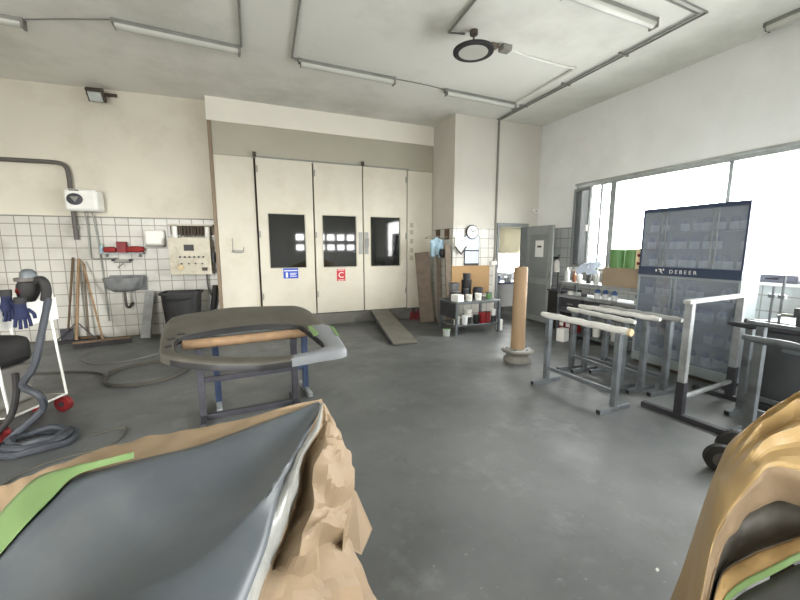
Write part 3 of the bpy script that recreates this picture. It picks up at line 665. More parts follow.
def ringpts(loop, n, start):
    P = smoothpath(loop, 10, True); P = P[start * 10:] + P[:start * 10]; P.append(P[0]); L = [0]
    for i in range(1, len(P)): L.append(L[-1] + (P[i] - P[i - 1]).length)
    out = []; j = 0
    for i in range(n):
        t = L[-1] * i / n
        while j < len(L) - 2 and L[j + 1] < t: j += 1
        f = (t - L[j]) / max(1e-9, L[j + 1] - L[j]); out.append(P[j].lerp(P[j + 1], f))
    return out
NR = 120
# outer points by direction from the window's centre so rings line up
hole = ringpts(TH, NR, 0)
def linloop(loop, n):
    P = [Vector(p) for p in loop] + [Vector(loop[0])]; out = []
    for i in range(len(P) - 1):
        for j in range(n): out.append(P[i].lerp(P[i + 1], j / n))
    return out
outr = [a_.lerp(b_, 0.4) for a_, b_ in zip(linloop(TO, 60), smoothpath(TO, 60, True))]
cen = Vector((0.0, 3.45, 0.75))
def ang(p): return math.atan2((p.y - cen.y) / 0.45, (p.x - cen.x) / 0.6)
outm = []
for h in hole:
    a = ang(h); outm.append(min(outr, key=lambda p: abs((ang(p) - a + PI) % (2 * PI) - PI)))
rings = []
K = 8
for k in range(K + 1):
    u = k / K; row = []
    for h, q in zip(hole, outm):
        p = h.lerp(q, u); w = (q - h).length
        z = p.z + 0.03 * math.sin(PI * min(1, u * 1.0)) * min(1, w / 0.35) ** 1.5 - (0.02 if u == 1 else 0) - (0.012 if u == 0 else 0)
        row.append(Vector((p.x, p.y, z + 0.018)))
    rings.append(row)
low = []
for row in (rings[0], rings[-1]): low.append([p - Vector((0, 0, 0.05)) for p in row])
allr = [low[0]] + rings + [low[1], low[0]]
b = MB()
for i in range(len(allr) - 1):
    a_, c_ = allr[i], allr[i + 1]
    for j in range(NR):
        q = [a_[j], a_[(j + 1) % NR], c_[(j + 1) % NR], c_[j]]
        mx = sum(p.x for p in q) / 4; my = sum(p.y for p in q) / 4
        k_ = 0
        if mx > 0.27 and my < 3.70 and mx + 0.1 * (my - 3.0) > 0.29 and mx + (3.7 - my) * 0.35 > 0.52: k_ = 1
        if i == 0: k_ = 2
        if i == len(allr) - 3 and my < 3.3 and mx < 0.27: k_ = 2
        b.mi(k_).add(q, [(0, 1, 2, 3)])
bmv = {}
me_o = b.build('panel', ['tail', 'primer_light', 'black'], tg, off=TL, smooth=50, normals=False)
bm = bmesh.new(); bm.from_mesh(me_o.data); bmesh.ops.remove_doubles(bm, verts=bm.verts, dist=0.0004); bmesh.ops.recalc_face_normals(bm, faces=bm.faces); bm.to_mesh(me_o.data); bm.free()
me_o.data.polygons.foreach_set('use_smooth', [True] * len(me_o.data.polygons)); me_o.data.set_sharp_from_angle(angle=math.radians(50))
MB().tube([h + Vector((0, 0, 0.004)) for h in hole], 0.009, 8, closed=True).build('window_seal', 'black', tg, loc=(-TL[0], -TL[1], -TL[2]))
for q in ([(0.50, 3.64, 0.833), (0.54, 3.655, 0.834), (0.575, 3.42, 0.798), (0.515, 3.38, 0.790)], [(0.725, 3.69, 0.813), (0.755, 3.65, 0.808), (0.765, 3.40, 0.768), (0.735, 3.40, 0.773)]):
    MB().prism(q, (0, 0, 0.004)).build('masking_tape', 'tape', tg, off=TL)
for c_, sz_, r_ in (((0.40, 4.13, 0.892), (0.16, 0.035, 0.01), -0.25), ((0.28, 4.08, 0.888), (0.05, 0.03, 0.01), 0), ((-0.66, 3.62, 0.822), (0.06, 0.02, 0.01), 0.5), ((-0.60, 3.72, 0.838), (0.06, 0.02, 0.01), 0.4), ((-0.66, 3.47, 0.793), (0.05, 0.02, 0.01), 0.5)):
    MB().rbox(c_, sz_, rx=0.16, rz=r_).build('trim_slot', 'black', tg, off=TL)
# trestles beneath
def frame_trestle(name, label, x0, x1, y0, y1, h, m, rail_m, rail_r, bar_z, ground_bar):
    cx, cy = (x0 + x1) / 2, (y0 + y1) / 2; L = math.hypot(x1 - x0, y1 - y0); rz = math.atan2(y1 - y0, x1 - x0)
    o = thing(name, label, 'trestle', (cx, cy, 0), rz); hl = L / 2
    for sx in (-hl, hl):
        MB().box(sx - 0.03, sx + 0.03, -0.025, 0.025, 0.04, h - rail_r).build('leg', m, o, bevel=0.004)
        MB().box(sx - 0.025, sx + 0.025, -0.22, 0.22, 0.0, 0.05).build('foot', m if ground_bar else 'steel_light', o, bevel=0.004)
    if ground_bar: MB().box(-hl + 0.03, hl - 0.03, -0.025, 0.025, 0.0, 0.05).build('floor_bar', m, o, bevel=0.004)
    MB().box(-hl + 0.03, hl - 0.03, -0.02, 0.02, bar_z, bar_z + 0.05).build('cross_bar', m, o, bevel=0.004)
    MB().tube([(-hl - 0.13, 0, h), (-hl - 0.12, 0, h), (hl + 0.12, 0, h), (hl + 0.13, 0, h)], [rail_r * 0.7, rail_r, rail_r, rail_r * 0.7], 14).build('padded_rail', rail_m, o)
    return o
frame_trestle('trestle', 'dark steel trestle with a brown padded rail under the front of the tailgate', -0.47, 0.375, 3.72, 3.80, 0.735, 'steel_dark', 'wood', 0.045, 0.36, True)
frame_trestle('trestle', 'blue painted trestle standing behind the dark one under the tailgate', -0.36, 0.52, 4.02, 4.10, 0.765, 'steel_blue', 'pad_grey', 0.04, 0.26, False)

# ------------------------------------------------------------------ ceiling
def batten(name_label, p, q, z=CEIL):
    p = Vector((p[0], p[1], z)); q = Vector((q[0], q[1], z)); c = (p + q) / 2; L = (q - p).length; rz = math.atan2(q.y - p.y, q.x - p.x)
    o = thing('ceiling_light', name_label, 'ceiling light', c, rz, )
    h = L / 2
    MB().box(-h, h, -0.045, 0.045, -0.05, 0).build('housing', 'galv', o, bevel=0.004)
    d = []
    for t in range(9):
        a = PI * t / 8; d.append((math.cos(a) * 0.05, -0.05 - math.sin(a) * 0.05))
    MB().prism([(-h + 0.03, y, zz) for y, zz in d], (2 * h - 0.06, 0, 0)).build('diffuser', 'tube_white', o, smooth=50)
    for s in (-1, 1): MB().box(s * (h - 0.03) if s < 0 else h - 0.03, s * h if s > 0 else -h + 0.03, -0.056, 0.056, -0.105, 0.0).build('end_cap', 'pvc', o, bevel=0.006)
    return o
batten('long ceiling light, second from the left in the far row', (-1.34, 5.62), (0.04, 5.71))
batten('ceiling light cut by the left edge of the photo', (-3.75, 5.98), (-2.28, 6.02))
batten('ceiling light in the middle of the far row, left of the high bay lamp', (0.79, 5.74), (2.27, 5.78))
batten('rightmost ceiling light of the far row, before the white pier', (3.19, 5.83), (4.68, 5.88))
batten('near ceiling light at the top edge right of the high bay lamp', (3.1, 3.22), (4.54, 3.24))
batten('ceiling light close to the right wall, cut by the right edge of the photo', (5.84, 2.80), (5.84, 1.35))
o = thing('high_bay_lamp', 'round high bay lamp with a black rim and white face', 'lamp', (2.70, 4.22, CEIL))
MB().lathe([(0.180, -0.012), (0.245, -0.012), (0.25, -0.004), (0.25, 0.014), (0.235, 0.022), (0.10, 0.03), (0.10, 0.02)], c=(0, 0, -0.24), n=48).build('rim', 'black', o)
MB().lathe([(0.178, -0.014), (0.182, -0.010), (0.182, -0.002), (0.05, -0.002)], c=(0, 0, -0.24), n=40).build('lamp_face', 'tube_white', o)
MB().lathe([(0.075, 0), (0.075, 0.06), (0.03, 0.08)], c=(0, 0, -0.212), n=24).build('driver_housing', 'pvc_dark', o)
MB().tube([(0, 0, -0.14), (0, 0, -0.04)], 0.012).lathe([(0.05, -0.05), (0.05, 0)], n=16).build('hanger', 'seal', o)
def conduit(label, pts, r=0.014, m='galv', name='conduit'):
    t = tag(MB().tube(pts, r, 8).build(name, m), label, 'cable')
zc = CEIL - 0.016
conduit('grey conduit on the ceiling running to the middle light of the far row', [(0.60, 3.0, zc), (0.70, 5.70, zc), (0.79, 5.74, zc)])
conduit('grey conduit on the ceiling running to the right end of the left long light', [(0.03, 3.0, zc), (0.055, 5.66, zc)])
conduit('pale conduit across the ceiling to the high bay lamp', [(2.3, 2.2, zc), (2.42, 4.35, zc), (2.62, 4.3, zc)])
conduit('thin cable between the two left ceiling lights', [(-2.28, 6.0, zc + 0.008), (-1.8, 5.8, zc + 0.008), (-1.34, 5.62, zc + 0.008)], 0.008, 'pvc')
conduit('thin cable between the middle and the rightmost far ceiling lights', smoothpath([(2.27, 5.78, zc + 0.008), (2.7, 5.79, zc + 0.008), (3.19, 5.83, zc + 0.008)], 4), 0.008, 'pvc')
o = thing('junction_box', 'small grey junction box on the ceiling right of the high bay lamp', 'junction box', (3.28, 4.36, CEIL))
MB().box(-0.07, 0.07, -0.06, 0.06, -0.07, 0).build('box', 'pvc', o, bevel=0.008)
MB().box(-0.22, -0.12, -0.02, 0.06, -0.05, 0).build('clip', 'plank', o)
conduit('pale conduit from the junction box turning to the rightmost far light', smoothpath([(3.34, 4.38, zc), (3.8, 4.44, zc), (4.3, 4.46, zc)], 4) + [(4.60, 4.44, zc), (4.66, 5.82, zc)], 0.018, 'white_plastic')
o = thing('conduit_run', 'pair of dark conduits along the ceiling that drop down the white pier', 'conduit', (4.93, 6.70, 0))
MB().tube([(0.03, 0.0, CEIL - 0.02), (-0.02, -3.80, CEIL - 0.02), (-1.0, -3.85, CEIL - 0.02)], 0.013, 8).build('conduit', 'galv', o)
MB().tube([(-0.03, -0.02, CEIL - 0.02), (-0.08, -3.74, CEIL - 0.02), (-1.0, -3.78, CEIL - 0.02)], 0.013, 8).build('conduit', 'galv', o)
MB().tube([(0.03, -0.0, CEIL - 0.02), (0.03, -0.0, 1.4), (0.0, -0.01, 1.32)], 0.022, 8).build('drop_pipe', 'pvc', o)
MB().box(-0.08, 0.06, -0.06, 0.0, 1.24, 1.32).build('switch_box', 'white_plastic', o, bevel=0.006)
for y in (-0.8, -1.8, -2.8): MB().box(-0.12, 0.06, y - 0.01, y + 0.01, CEIL - 0.03, CEIL).build('saddle', 'galv', o)

# ------------------------------------------------------------------ pier corner
PY = 6.70
o = thing('wall_clock', 'round white clock with a dark rim above a hanging calendar', 'clock', (4.36, PY, 1.93))
MB().lathe([(0.15, 0), (0.15, 0.03), (0.135, 0.04)], mtx=Matrix.Rotation(PI / 2, 4, 'X'), n=36).build('rim', 'black', o)
MB().lathe([(0.132, 0.035), (0.132, 0.042)], mtx=Matrix.Rotation(PI / 2, 4, 'X'), n=36).build('dial', 'paper', o)
hnd = MB().rbox((0.03, -0.045, 0.02), (0.08, 0.003, 0.014), ry=-0.5).rbox((-0.03, -0.045, 0.04), (0.012, 0.003, 0.09), ry=-0.6)
for i in range(12): hnd.rbox((0.115 * math.sin(i * PI / 6), -0.043, 0.115 * math.cos(i * PI / 6)), (0.006, 0.003, 0.02), ry=i * PI / 6)
hnd.build('hands', 'black', o)
o = thing('wall_calendar', 'long pale calendar in dark framed sections hanging below the clock', 'calendar', (4.37, PY, 1.20))
MB().box(-0.18, 0.18, -0.012, 0, 0, 0.66).build('backing', 'black', o)
MB().box(-0.165, 0.165, -0.016, -0.012, 0.36, 0.65).box(-0.165, 0.165, -0.016, -0.012, 0.08, 0.33).build('month_sheet', 'pale_blue', o)
cb = MB()
for r in range(5):
    for c in range(7): cb.box(-0.14 + c * 0.041, -0.12 + c * 0.041, -0.0175, -0.016, 0.11 + r * 0.04, 0.122 + r * 0.04)
    
cb.build('day_marks', 'pvc', o)
sh = thing('face_shield', 'white shield shaped face mask with dark lower edges hanging on the pier tiles', 'face shield', (4.08, PY, 1.5))
loop = [(-0.13, -0.02, 0.32), (0.13, -0.02, 0.32), (0.13, -0.03, 0.13), (0.0, -0.05, -0.03), (-0.13, -0.03, 0.13)]
MB().prism(loop, (0, 0.012, 0)).build('visor', 'white_plastic', sh, bevel=0.004)
MB().bar((-0.13, -0.045, 0.13), (0.0, -0.06, -0.03), 0.02).bar((0.0, -0.06, -0.03), (0.13, -0.045, 0.13), 0.02).build('edge_strip', 'black', sh)
tag(MB().box(-0.47, 0.47, -0.015, 0, 0, 0.60).build('pin_board', 'cork', loc=(4.36, PY, 0.63)), 'plain brown board on the pier behind the cluttered bench', 'board')
# bench with paint pots
bn = thing('work_bench', 'low grey metal bench with two shelves full of paint pots at the pier', 'bench', (3.92, 6.05, 0))
MB().box(-0.48, 0.50, -0.33, 0.33, 0.585, 0.62).build('top_shelf', 'steel', bn, bevel=0.004)
MB().box(-0.46, 0.48, -0.31, 0.31, 0.155, 0.18).build('lower_shelf', 'steel', bn, bevel=0.004)
for x in (-0.46, 0.48):
    for y in (-0.31, 0.31): MB().box(x - 0.02, x + 0.02, y - 0.02, y + 0.02, 0, 0.585).build('leg', 'steel', bn)
MB().box(-0.475, -0.46, -0.29, 0.29, 0.30, 0.585).build('side_panel', 'steel_dark', bn)
def pot(x, y, z, r, h, m, label, lid=None, handle=False, taper=0.9, group=None, kind='paint_pot'):
    o = thing(kind, label, 'pot', (x, y, z), 0, group)
    MB().lathe([(r * taper, 0), (r * taper + 0.002, 0.004), (r, h * 0.93), (r * 1.05, h * 0.94), (r * 1.05, h), (r * 0.94, h), (r * 0.90, h * 0.9)], n=22).build('tub', m, o)
    if lid: MB().lathe([(r * 0.93, h * 0.985), (r * 0.9, h * 1.03), (r * 0.2, h * 1.03)], n=22).build('lid', lid, o)
    if handle: MB().tube(smoothpath([(-r, 0, h * 0.9), (-r * 0.8, -r * 0.8, h * 0.62), (0, -r * 1.12, h * 0.5), (r * 0.8, -r * 0.8, h * 0.62), (r, 0, h * 0.9)], 4), 0.003, 6).build('bail', 'galv', o)
    return o
Z1, Z2 = 0.62, 0.18
pot(3.77, 5.83, Z1, 0.062, 0.12, 'white_plastic', 'small white tub at the front of the bench top, left of its twin', handle=True)
pot(3.99, 5.85, Z1, 0.066, 0.13, 'white_plastic', 'small white tub at the front of the bench top, right of its twin', handle=True)
pot(3.60, 6.02, Z1, 0.10, 0.16, 'steel_dark', 'squat dark can at the left rear of the bench top', 'tin_grey')
pot(3.68, 6.22, Z1, 0.10, 0.30, 'tin_grey', 'tall bare grey can at the back of the bench top', 'steel_dark')
pot(3.92, 6.16, Z1, 0.10, 0.36, 'black', 'tallest black can in the middle of the bench top', 'black')
pot(4.10, 6.02, Z1, 0.09, 0.22, 'steel_dark', 'dark can right of the tallest black can on the bench top', 'black')
pot(4.28, 5.92, Z1, 0.05, 0.09, 'green', 'little green pot at the right of the bench top')
pot(3.84, 6.04, Z1, 0.055, 0.20, 'steel_dark', 'slim dark can before the tallest black can on the bench top', 'tin_grey')
pot(4.18, 6.20, Z1, 0.075, 0.17, 'black', 'black can at the right rear of the bench top', 'tin_grey')
pot(3.92, 6.16, Z1 + 0.372, 0.075, 0.12, 'steel_dark', 'small dark can stacked on the tallest black can')
pot(4.36, 6.02, Z1, 0.055, 0.12, 'tin_grey', 'bare grey tin behind the little green pot on the bench top', 'tin_grey')
b = MB().box(-0.075, 0.075, -0.10, 0.10, 0, 0.13); tag(b.build('paper_pack', 'paper', loc=(3.53, 5.84, Z1), rz=0.2, bevel=0.012), 'white wrapped pack on the left front corner of the bench top', 'pack')
pot(3.54, 5.86, Z2, 0.06, 0.15, 'white_plastic', 'white tub at the left end of the lower bench shelf', 'white_plastic')
pot(3.67, 5.80, Z2, 0.055, 0.17, 'tin', 'slim white can second from the left on the lower bench shelf', 'tin')
pot(3.80, 5.90, Z2, 0.07, 0.12, 'steel_dark', 'dark can under a white bucket on the lower bench shelf', 'black')
pot(3.80, 5.90, Z2 + 0.124, 0.075, 0.14, 'white_plastic', 'white bucket stacked on a dark can on the lower shelf', handle=True)
pot(3.94, 5.82, Z2, 0.058, 0.17, 'black', 'black can left of the bright red one on the lower bench shelf', 'tin_grey')
pot(4.08, 5.84, Z2, 0.070, 0.20, 'red', 'bright red can in the middle of the lower bench shelf', 'red_dark')
pot(4.22, 5.86, Z2, 0.060, 0.20, 'red_dark', 'dark red can right of the bright red one on the lower shelf', 'black')
pot(4.33, 5.82, Z2, 0.048, 0.13, 'steel_dark', 'dark little can at the right end of the lower bench shelf')
pot(4.33, 5.82, Z2 + 0.131, 0.05, 0.12, 'tin', 'white can stacked at the right end of the lower bench shelf')
pot(3.29, 5.80, 0, 0.07, 0.13, 'clear_plastic', 'small pale can on the floor left of the bench', 'green')
b = MB().box(-0.035, 0.035, -0.05, 0.05, 0, 0.22); tag(b.build('slim_carton', 'paper', loc=(4.50, 5.84, 0), bevel=0.004), 'slim white carton on the floor at the right of the bench', 'carton')
# planks leaning in the corner
def plank(x, y, w, h, lean, side, label, rz=0, m='plank', th=0.03):
    b = MB(); mtx = Matrix.Rotation(side, 4, 'Y') @ Matrix.Rotation(-lean, 4, 'X')
    vs = [mtx @ Vector(p) for p in [(a, c, d) for a in (-w / 2, w / 2) for c in (-th / 2, th / 2) for d in (0, h)]]
    zmin = min(v.z for v in vs)
    b.add(vs, [(0, 1, 3, 2), (4, 6, 7, 5), (0, 4, 5, 1), (2, 3, 7, 6), (0, 2, 6, 4), (1, 5, 7, 3)])
    return tag(b.build('plank', m, loc=(x, y, -zmin), rz=rz, bevel=0.003), label, 'plank')
plank(3.50, 7.02, 0.30, 1.52, 0.18, -0.10, 'wide weathered plank leaning against the booth beside the pier', -0.5)
plank(3.76, 6.95, 0.10, 1.62, 0.10, -0.05, 'narrow weathered plank right of the wide one in the pier corner', -0.7)
plank(3.82, 6.62, 0.13, 1.66, 0.03, -0.03, 'tall brown plank standing before the front edge of the pier', 0.1)
o = thing('hanging_cloth', 'pale blue cloth hung on a wire rack over the leaning planks', 'cloth', (3.62, 6.98, 1.40))
P = []
for i in range(13):
    row = []
    for j in range(13):
        u = i / 12 - 0.5; v = j / 12
        n = noise.noise(Vector((u * 5, v * 4, 0.3)))
        row.append((u * 0.32 * (1 - 0.35 * v) + 0.04 * n, -0.12 - 0.06 * math.sin(u * 14) * v + 0.05 * n, 0.42 - 0.36 * v + 0.05 * noise.noise(Vector((u * 3, 7, v * 3))) - abs(u) * 0.15))
    P.append(row)
MB().grid(P).build('cloth', 'mask_blue', o, solid=0.004, smooth=80)
MB().tube([(-0.2, 0.02, 0.40), (-0.2, -0.14, 0.43), (0.25, -0.14, 0.43), (0.25, 0.02, 0.40)], 0.006, 6).tube([(-0.2, 0.02, 0.40), (0.25, 0.02, 0.40)], 0.006, 6).build('wire_rack', 'galv', o)
lump('black_bag', 'black', (3.70, 6.74, 1.40), (0.14, 0.10, 0.18), 'small black bag hanging beside the pale blue cloth', 'bag', 0, 3)
for (x, lab) in ((3.36, 'leftmost'), (3.50, 'middle'), (3.64, 'rightmost')):
    o = thing('axle_stand', '%s of the three dark red stands on the floor before the booth plinth' % lab, 'axle stand', (x, 7.46, 0))
    b = MB()
    for k in range(4):
        t = PI / 4 + k * PI / 2; b.bar((0.075 * math.cos(t), 0.075 * math.sin(t), 0), (0.03 * math.cos(t), 0.03 * math.sin(t), 0.19), 0.025)
    b.box(-0.06, 0.06, -0.06, 0.06, 0.05, 0.065)
    b.build('base', 'red_dark', o)
    MB().cyl((0, 0, 0.12), (0, 0, 0.25), 0.02).box(-0.045, 0.045, -0.02, 0.02, 0.25, 0.27).build('post', 'steel_dark', o)
for (y, dz, lab) in ((7.35, 0, 'square brown plate on the side of the pier, farther from its edge'), (6.95, 0, 'square brown plate on the side of the pier, nearer its edge')):
    tag(MB().box(-0.02, 0, -0.09, 0.09, 0, 0.22).build('wall_plate', 'wood_dark', loc=(3.916, y, 1.78), bevel=0.004), lab, 'plate')

# paper roll on a wheel rim
o = thing('roll_stand', 'grey flared wheel rim used as a foot under the tall card roll', 'stand', (3.47, 4.08, 0))
MB().lathe([(0.185, 0), (0.19, 0.01), (0.185, 0.05), (0.155, 0.075), (0.15, 0.10), (0.165, 0.125), (0.215, 0.15), (0.225, 0.165), (0.215, 0.18), (0.10, 0.18), (0.10, 0.175)], n=40).build('rim', 'ramp', o, smooth=50)
MB().lathe([(0.19, 0.178), (0.19, 0.186), (0.10, 0.186)], n=36).build('top_disc', 'pad_grey', o)
for k in range(5):
    t = 2 * PI * k / 5; MB().cyl((0.15 * math.cos(t), 0.15 * math.sin(t), 0.186), (0.15 * math.cos(t), 0.15 * math.sin(t), 0.196), 0.012, n=8).build('bolt', 'steel_dark', o)
o = thing('card_roll', 'tall brown card roll standing on the grey wheel rim', 'roll', (3.47, 4.08, 0.187))
MB().lathe([(0.088, 0), (0.095, 0.004), (0.092, 1.15), (0.088, 1.155), (0.03, 1.155), (0.03, 1.10)], n=36).build('rolled_paper', 'card_roll', o)
MB().lathe([(0.032, 1.12), (0.032, 1.17), (0.026, 1.17), (0.026, 1.12)], n=20).build('core_tube', 'wood_dark', o)

# ------------------------------------------------------------------ sawhorse stands on the right
def stand(label, x, y0, y1, h, rail_m, x1=None, over=0.11, foot=0.22, bar=0.17, m='steel', rr=0.029, endm=None, group=None, caps=True):
    x1 = x if x1 is None else x1
    cx, cy = (x + x1) / 2, (y0 + y1) / 2; L = math.hypot(x1 - x, y1 - y0); rz = math.atan2(y1 - y0, x1 - x)
    o = thing('panel_stand', label, 'stand', (cx, cy, 0), rz, group); hl = L / 2
    for s in (-hl, hl):
        MB().box(s - 0.028, s + 0.028, -0.028, 0.028, 0.05, h - rr).build('leg', m, o, bevel=0.004)
        f = MB().box(s - 0.025, s + 0.025, -foot, foot, 0.0, 0.05).build('foot', m, o, bevel=0.003)
        MB().box(s - 0.019, s + 0.019, -foot - 0.002, -foot + 0.004, 0.006, 0.044).build('tube_end', 'black', f)
        MB().box(s - 0.019, s + 0.019, foot - 0.004, foot + 0.002, 0.006, 0.044).build('tube_end', 'black', f)
    MB().box(-hl + 0.028, hl - 0.028, -0.018, 0.018, bar, bar + 0.04).build('cross_bar', m, o, bevel=0.003)
    n = 14; pts = [(-hl - over + (2 * hl + 2 * over) * i / n, 0, h + 0.004 * math.sin(i * 1.9)) for i in range(n + 1)]
    rad = [rr * (0.75 if i in (0, n) else 1.0 + 0.04 * math.sin(i * 2.7)) for i in range(n + 1)]
    r = MB().tube(pts, rad, 14).build('padded_rail', rail_m, o)
    if endm: MB().cyl((-hl - over - 0.006, 0, h), (-hl - over + 0.02, 0, h), rr * 1.02, n=14).build('rail_end', endm, r)
    return o
stand('front white railed panel stand, nearest the card roll', 3.27, 2.41, 3.27, 0.815, 'pad_white', x1=3.23, endm='pad_wood', rr=0.035)
stand('panel stand just behind the front white railed one', 3.86, 2.79, 3.52, 0.80, 'pad_white', x1=3.90, over=0.12)
stand('middle panel stand of the nested group before the cabinet', 4.02, 2.66, 3.40, 0.845, 'pad_white', x1=4.0, over=0.14)
stand('panel stand closest to the tall cabinet in the nested group', 4.16, 2.50, 3.28, 0.85, 'pad_grey', x1=4.2, over=0.12)
# tall H stand
o = thing('tall_panel_stand', 'tall chipped pale stand with two posts before the cabinet', 'stand', (4.18, 2.10, 0), math.atan2(0.08, 0.98))
for s in (-0.49, 0.49):
    MB().box(s - 0.03, s + 0.03, -0.03, 0.03, 0.30, 1.10).build('post', 'steel_light', o, bevel=0.004)
    p = MB().box(s - 0.035, s + 0.035, -0.035, 0.035, 0.05, 0.36).build('post_sleeve', 'steel_dark', o, bevel=0.004)
    MB().box(s - 0.03, s + 0.03, -0.40, 0.33, 0.0, 0.05).build('foot', 'steel_dark', o, bevel=0.004)
MB().box(-0.56, 0.56, -0.03, 0.03, 1.10, 1.135).build('top_bar', 'pad_grey', o, bevel=0.004)
MB().box(-0.455, 0.455, -0.018, 0.018, 0.19, 0.22).build('cross_bar', 'steel_light', o, bevel=0.003)
# crowded stands at the right edge
stand('grey panel stand nearest the masked panel at the right edge', 3.60, 0.80, 1.50, 0.90, 'steel', over=0.11, rr=0.028)
stand('grey panel stand between the tall stand and the black tool box', 4.40, 1.15, 1.92, 0.86, 'steel_dark', over=0.18, rr=0.026)
s3 = stand('grey clamp stand behind the nearest one at the right edge', 4.02, 1.00, 1.68, 0.965, 'steel_dark', over=0.12, rr=0.028)
for x, h in ((0.24, 0.40), (0.30, 0.30)):
    r = MB().cyl((x, 0, 0.985), (x, 0, 0.985 + h), 0.010, n=8).build('upright_rod', 'steel', s3)
    MB().box(x - 0.022, x + 0.022, -0.022, 0.022, 1.19, 1.22).build('collar', 'steel', r)
MB().tube(smoothpath([(0.06, -0.05, 1.0), (0.06, -0.06, 1.04), (-0.02, -0.06, 1.06), (-0.10, -0.05, 1.03)], 4), 0.014).build('pale_clamp', 'white_plastic', s3)
vz = MB().box(0.02, 0.12, -0.06, 0.06, 0.985, 1.06).box(0.02, 0.06, -0.07, 0.07, 1.06, 1.15).box(0.10, 0.14, -0.06, 0.06, 1.06, 1.13).build('vice', 'tool_grey', s3, bevel=0.008)
MB().cyl((0.14, 0, 1.06), (0.24, 0, 1.06), 0.012, n=10).cyl((0.23, -0.07, 1.06), (0.23, 0.07, 1.06), 0.006, n=8).build('screw_handle', 'galv', vz)
MB().box(-0.42, 0.42, -0.07, -0.04, 0.955, 0.985).box(-0.42, 0.42, 0.04, 0.07, 0.955, 0.985).build('twin_bar', 'steel', s3)
o = thing('tool_box', 'tall black tool box on the floor beside the cabinet', 'tool box', (5.06, 1.66, 0))
MB().box(-0.30, 0.30, -0.45, 0.40, 0.04, 0.80).build('body', 'tool_grey', o, bevel=0.02)
MB().box(-0.31, 0.31, -0.46, 0.41, 0.80, 0.86).build('lid', 'steel_dark', o, bevel=0.015)
MB().box(-0.325, -0.30, -0.2, 0.15, 0.60, 0.63).build('handle', 'steel', o)
for (x, y) in ((-0.24, -0.38), (0.24, -0.38), (-0.24, 0.33), (0.24, 0.33)): MB().cyl((x - 0.02, y, 0.03), (x + 0.02, y, 0.03), 0.03, n=14).build('castor', 'black', o)
o = thing('wheel_dolly', 'low dolly with two black rubber wheels beside the masked panel at right', 'dolly', (3.17, 1.43, 0), 0)
ax = Vector((-0.72, -0.70, 0)).normalized()
for (x, y, r) in ((-0.10, -0.02, 0.10), (0.13, 0.0, 0.125)):
    c = Vector((x, y, r)); w = MB().tube([c - ax * 0.03, c - ax * 0.022, c + ax * 0.022, c + ax * 0.03], [r * 0.9, r, r, r * 0.9], 28).build('wheel', 'rubber', o)
    MB().cyl(c + ax * 0.03, c + ax * 0.038, r * 0.55, n=20).cyl(c + ax * 0.038, c + ax * 0.05, r * 0.18, n=12).build('hub', 'pvc_dark', w)
    MB().bar(c - ax * 0.03, c - ax * 0.12, 0.03).build('stub_axle', 'steel_dark', o)
MB().bar((-0.02, 0.06, 0.11), (0.30, 0.10, 0.13), 0.045, 0.05).build('frame', 'steel_dark', o)

# ------------------------------------------------------------------ tall cabinet
CB = (4.98, 2.3, 0.0)
cab = thing('display_cabinet', 'tall glass fronted cabinet full of paint tins below the window', 'cabinet', CB)
W_, D_, Hc = 1.16, 0.34, 2.11
carc = MB().box(0.0, D_, 0, 0.02, 0.05, Hc).box(0, D_, W_ - 0.02, W_, 0.05, Hc).box(0, D_, 0.02, W_ - 0.02, Hc - 0.03, Hc).box(D_ - 0.015, D_, 0.02, W_ - 0.02, 0.05, Hc - 0.03)
carc.build('carcass', 'cab', cab)
MB().box(0.02, D_ - 0.02, 0.02, W_ - 0.02, 0, 0.06).build('plinth', 'seal', cab)
MB().box(-0.015, 0.02, 0.0, W_, 0.05, 0.17).build('base_panel', 'cab', cab, bevel=0.004)
MB().box(0.02, D_ - 0.015, 0.02, W_ - 0.02, 0.17, 0.185).build('cabinet_floor', 'cab', cab)
def bf(y, z): return Matrix.Translation((-0.0205, y, z)) @ Matrix.Rotation(-PI / 2, 4, 'Z') @ Matrix.Rotation(PI / 2, 4, 'X')
bn_ = MB().box(-0.02, 0.02, 0, W_, 1.245, 1.355)
bn_.mi(1).text('D E B E E R', 0.066, bf(0.60, 1.30))
for p in ([(0.90, 1.332), (0.86, 1.332), (0.84, 1.31), (0.86, 1.31), (0.83, 1.265), (0.88, 1.30), (0.86, 1.302)], [(0.93, 1.325), (0.91, 1.325), (0.91, 1.295), (0.93, 1.295)], [(0.84, 1.335), (0.82, 1.335), (0.82, 1.31), (0.835, 1.31)]):
    bn_.prism([(-0.0205, y, z) for y, z in p], (-0.001, 0, 0))
o = bn_.build('name_board', ['cab_navy', 'paper'], cab); o['label'] = 'navy name board with white lettering'
ups = [(0.0, 0.31), (0.30, 0.88), (0.87, 1.16)]
MB().box(-0.012, 0.005, 0, W_, 2.06, 2.11).box(-0.012, 0.005, 0, 0.02, 1.355, 2.06).box(-0.012, 0.005, W_ - 0.02, W_, 1.355, 2.06).build('upper_frame', 'cab_navy', cab)
for i, (a, b_) in enumerate(((0.02, 0.31), (0.31, 0.88), (0.88, W_ - 0.02))):
    d = MB().box(-0.004, 0.0, a, b_, 1.36, 2.06).build('glass_door', 'hazed_glass', cab)
    if i: MB().box(-0.012, 0.004, a - 0.03, a - 0.018, 1.36, 2.06).box(-0.012, 0.004, a + 0.018, a + 0.03, 1.36, 2.06).build('door_edge', 'steel_light', d)
MB().box(-0.012, 0.005, 0, W_, 1.215, 1.245).box(-0.012, 0.005, 0, 0.025, 0.17, 1.215).box(-0.012, 0.005, W_ - 0.025, W_, 0.17, 1.215).build('lower_frame', 'cab', cab)
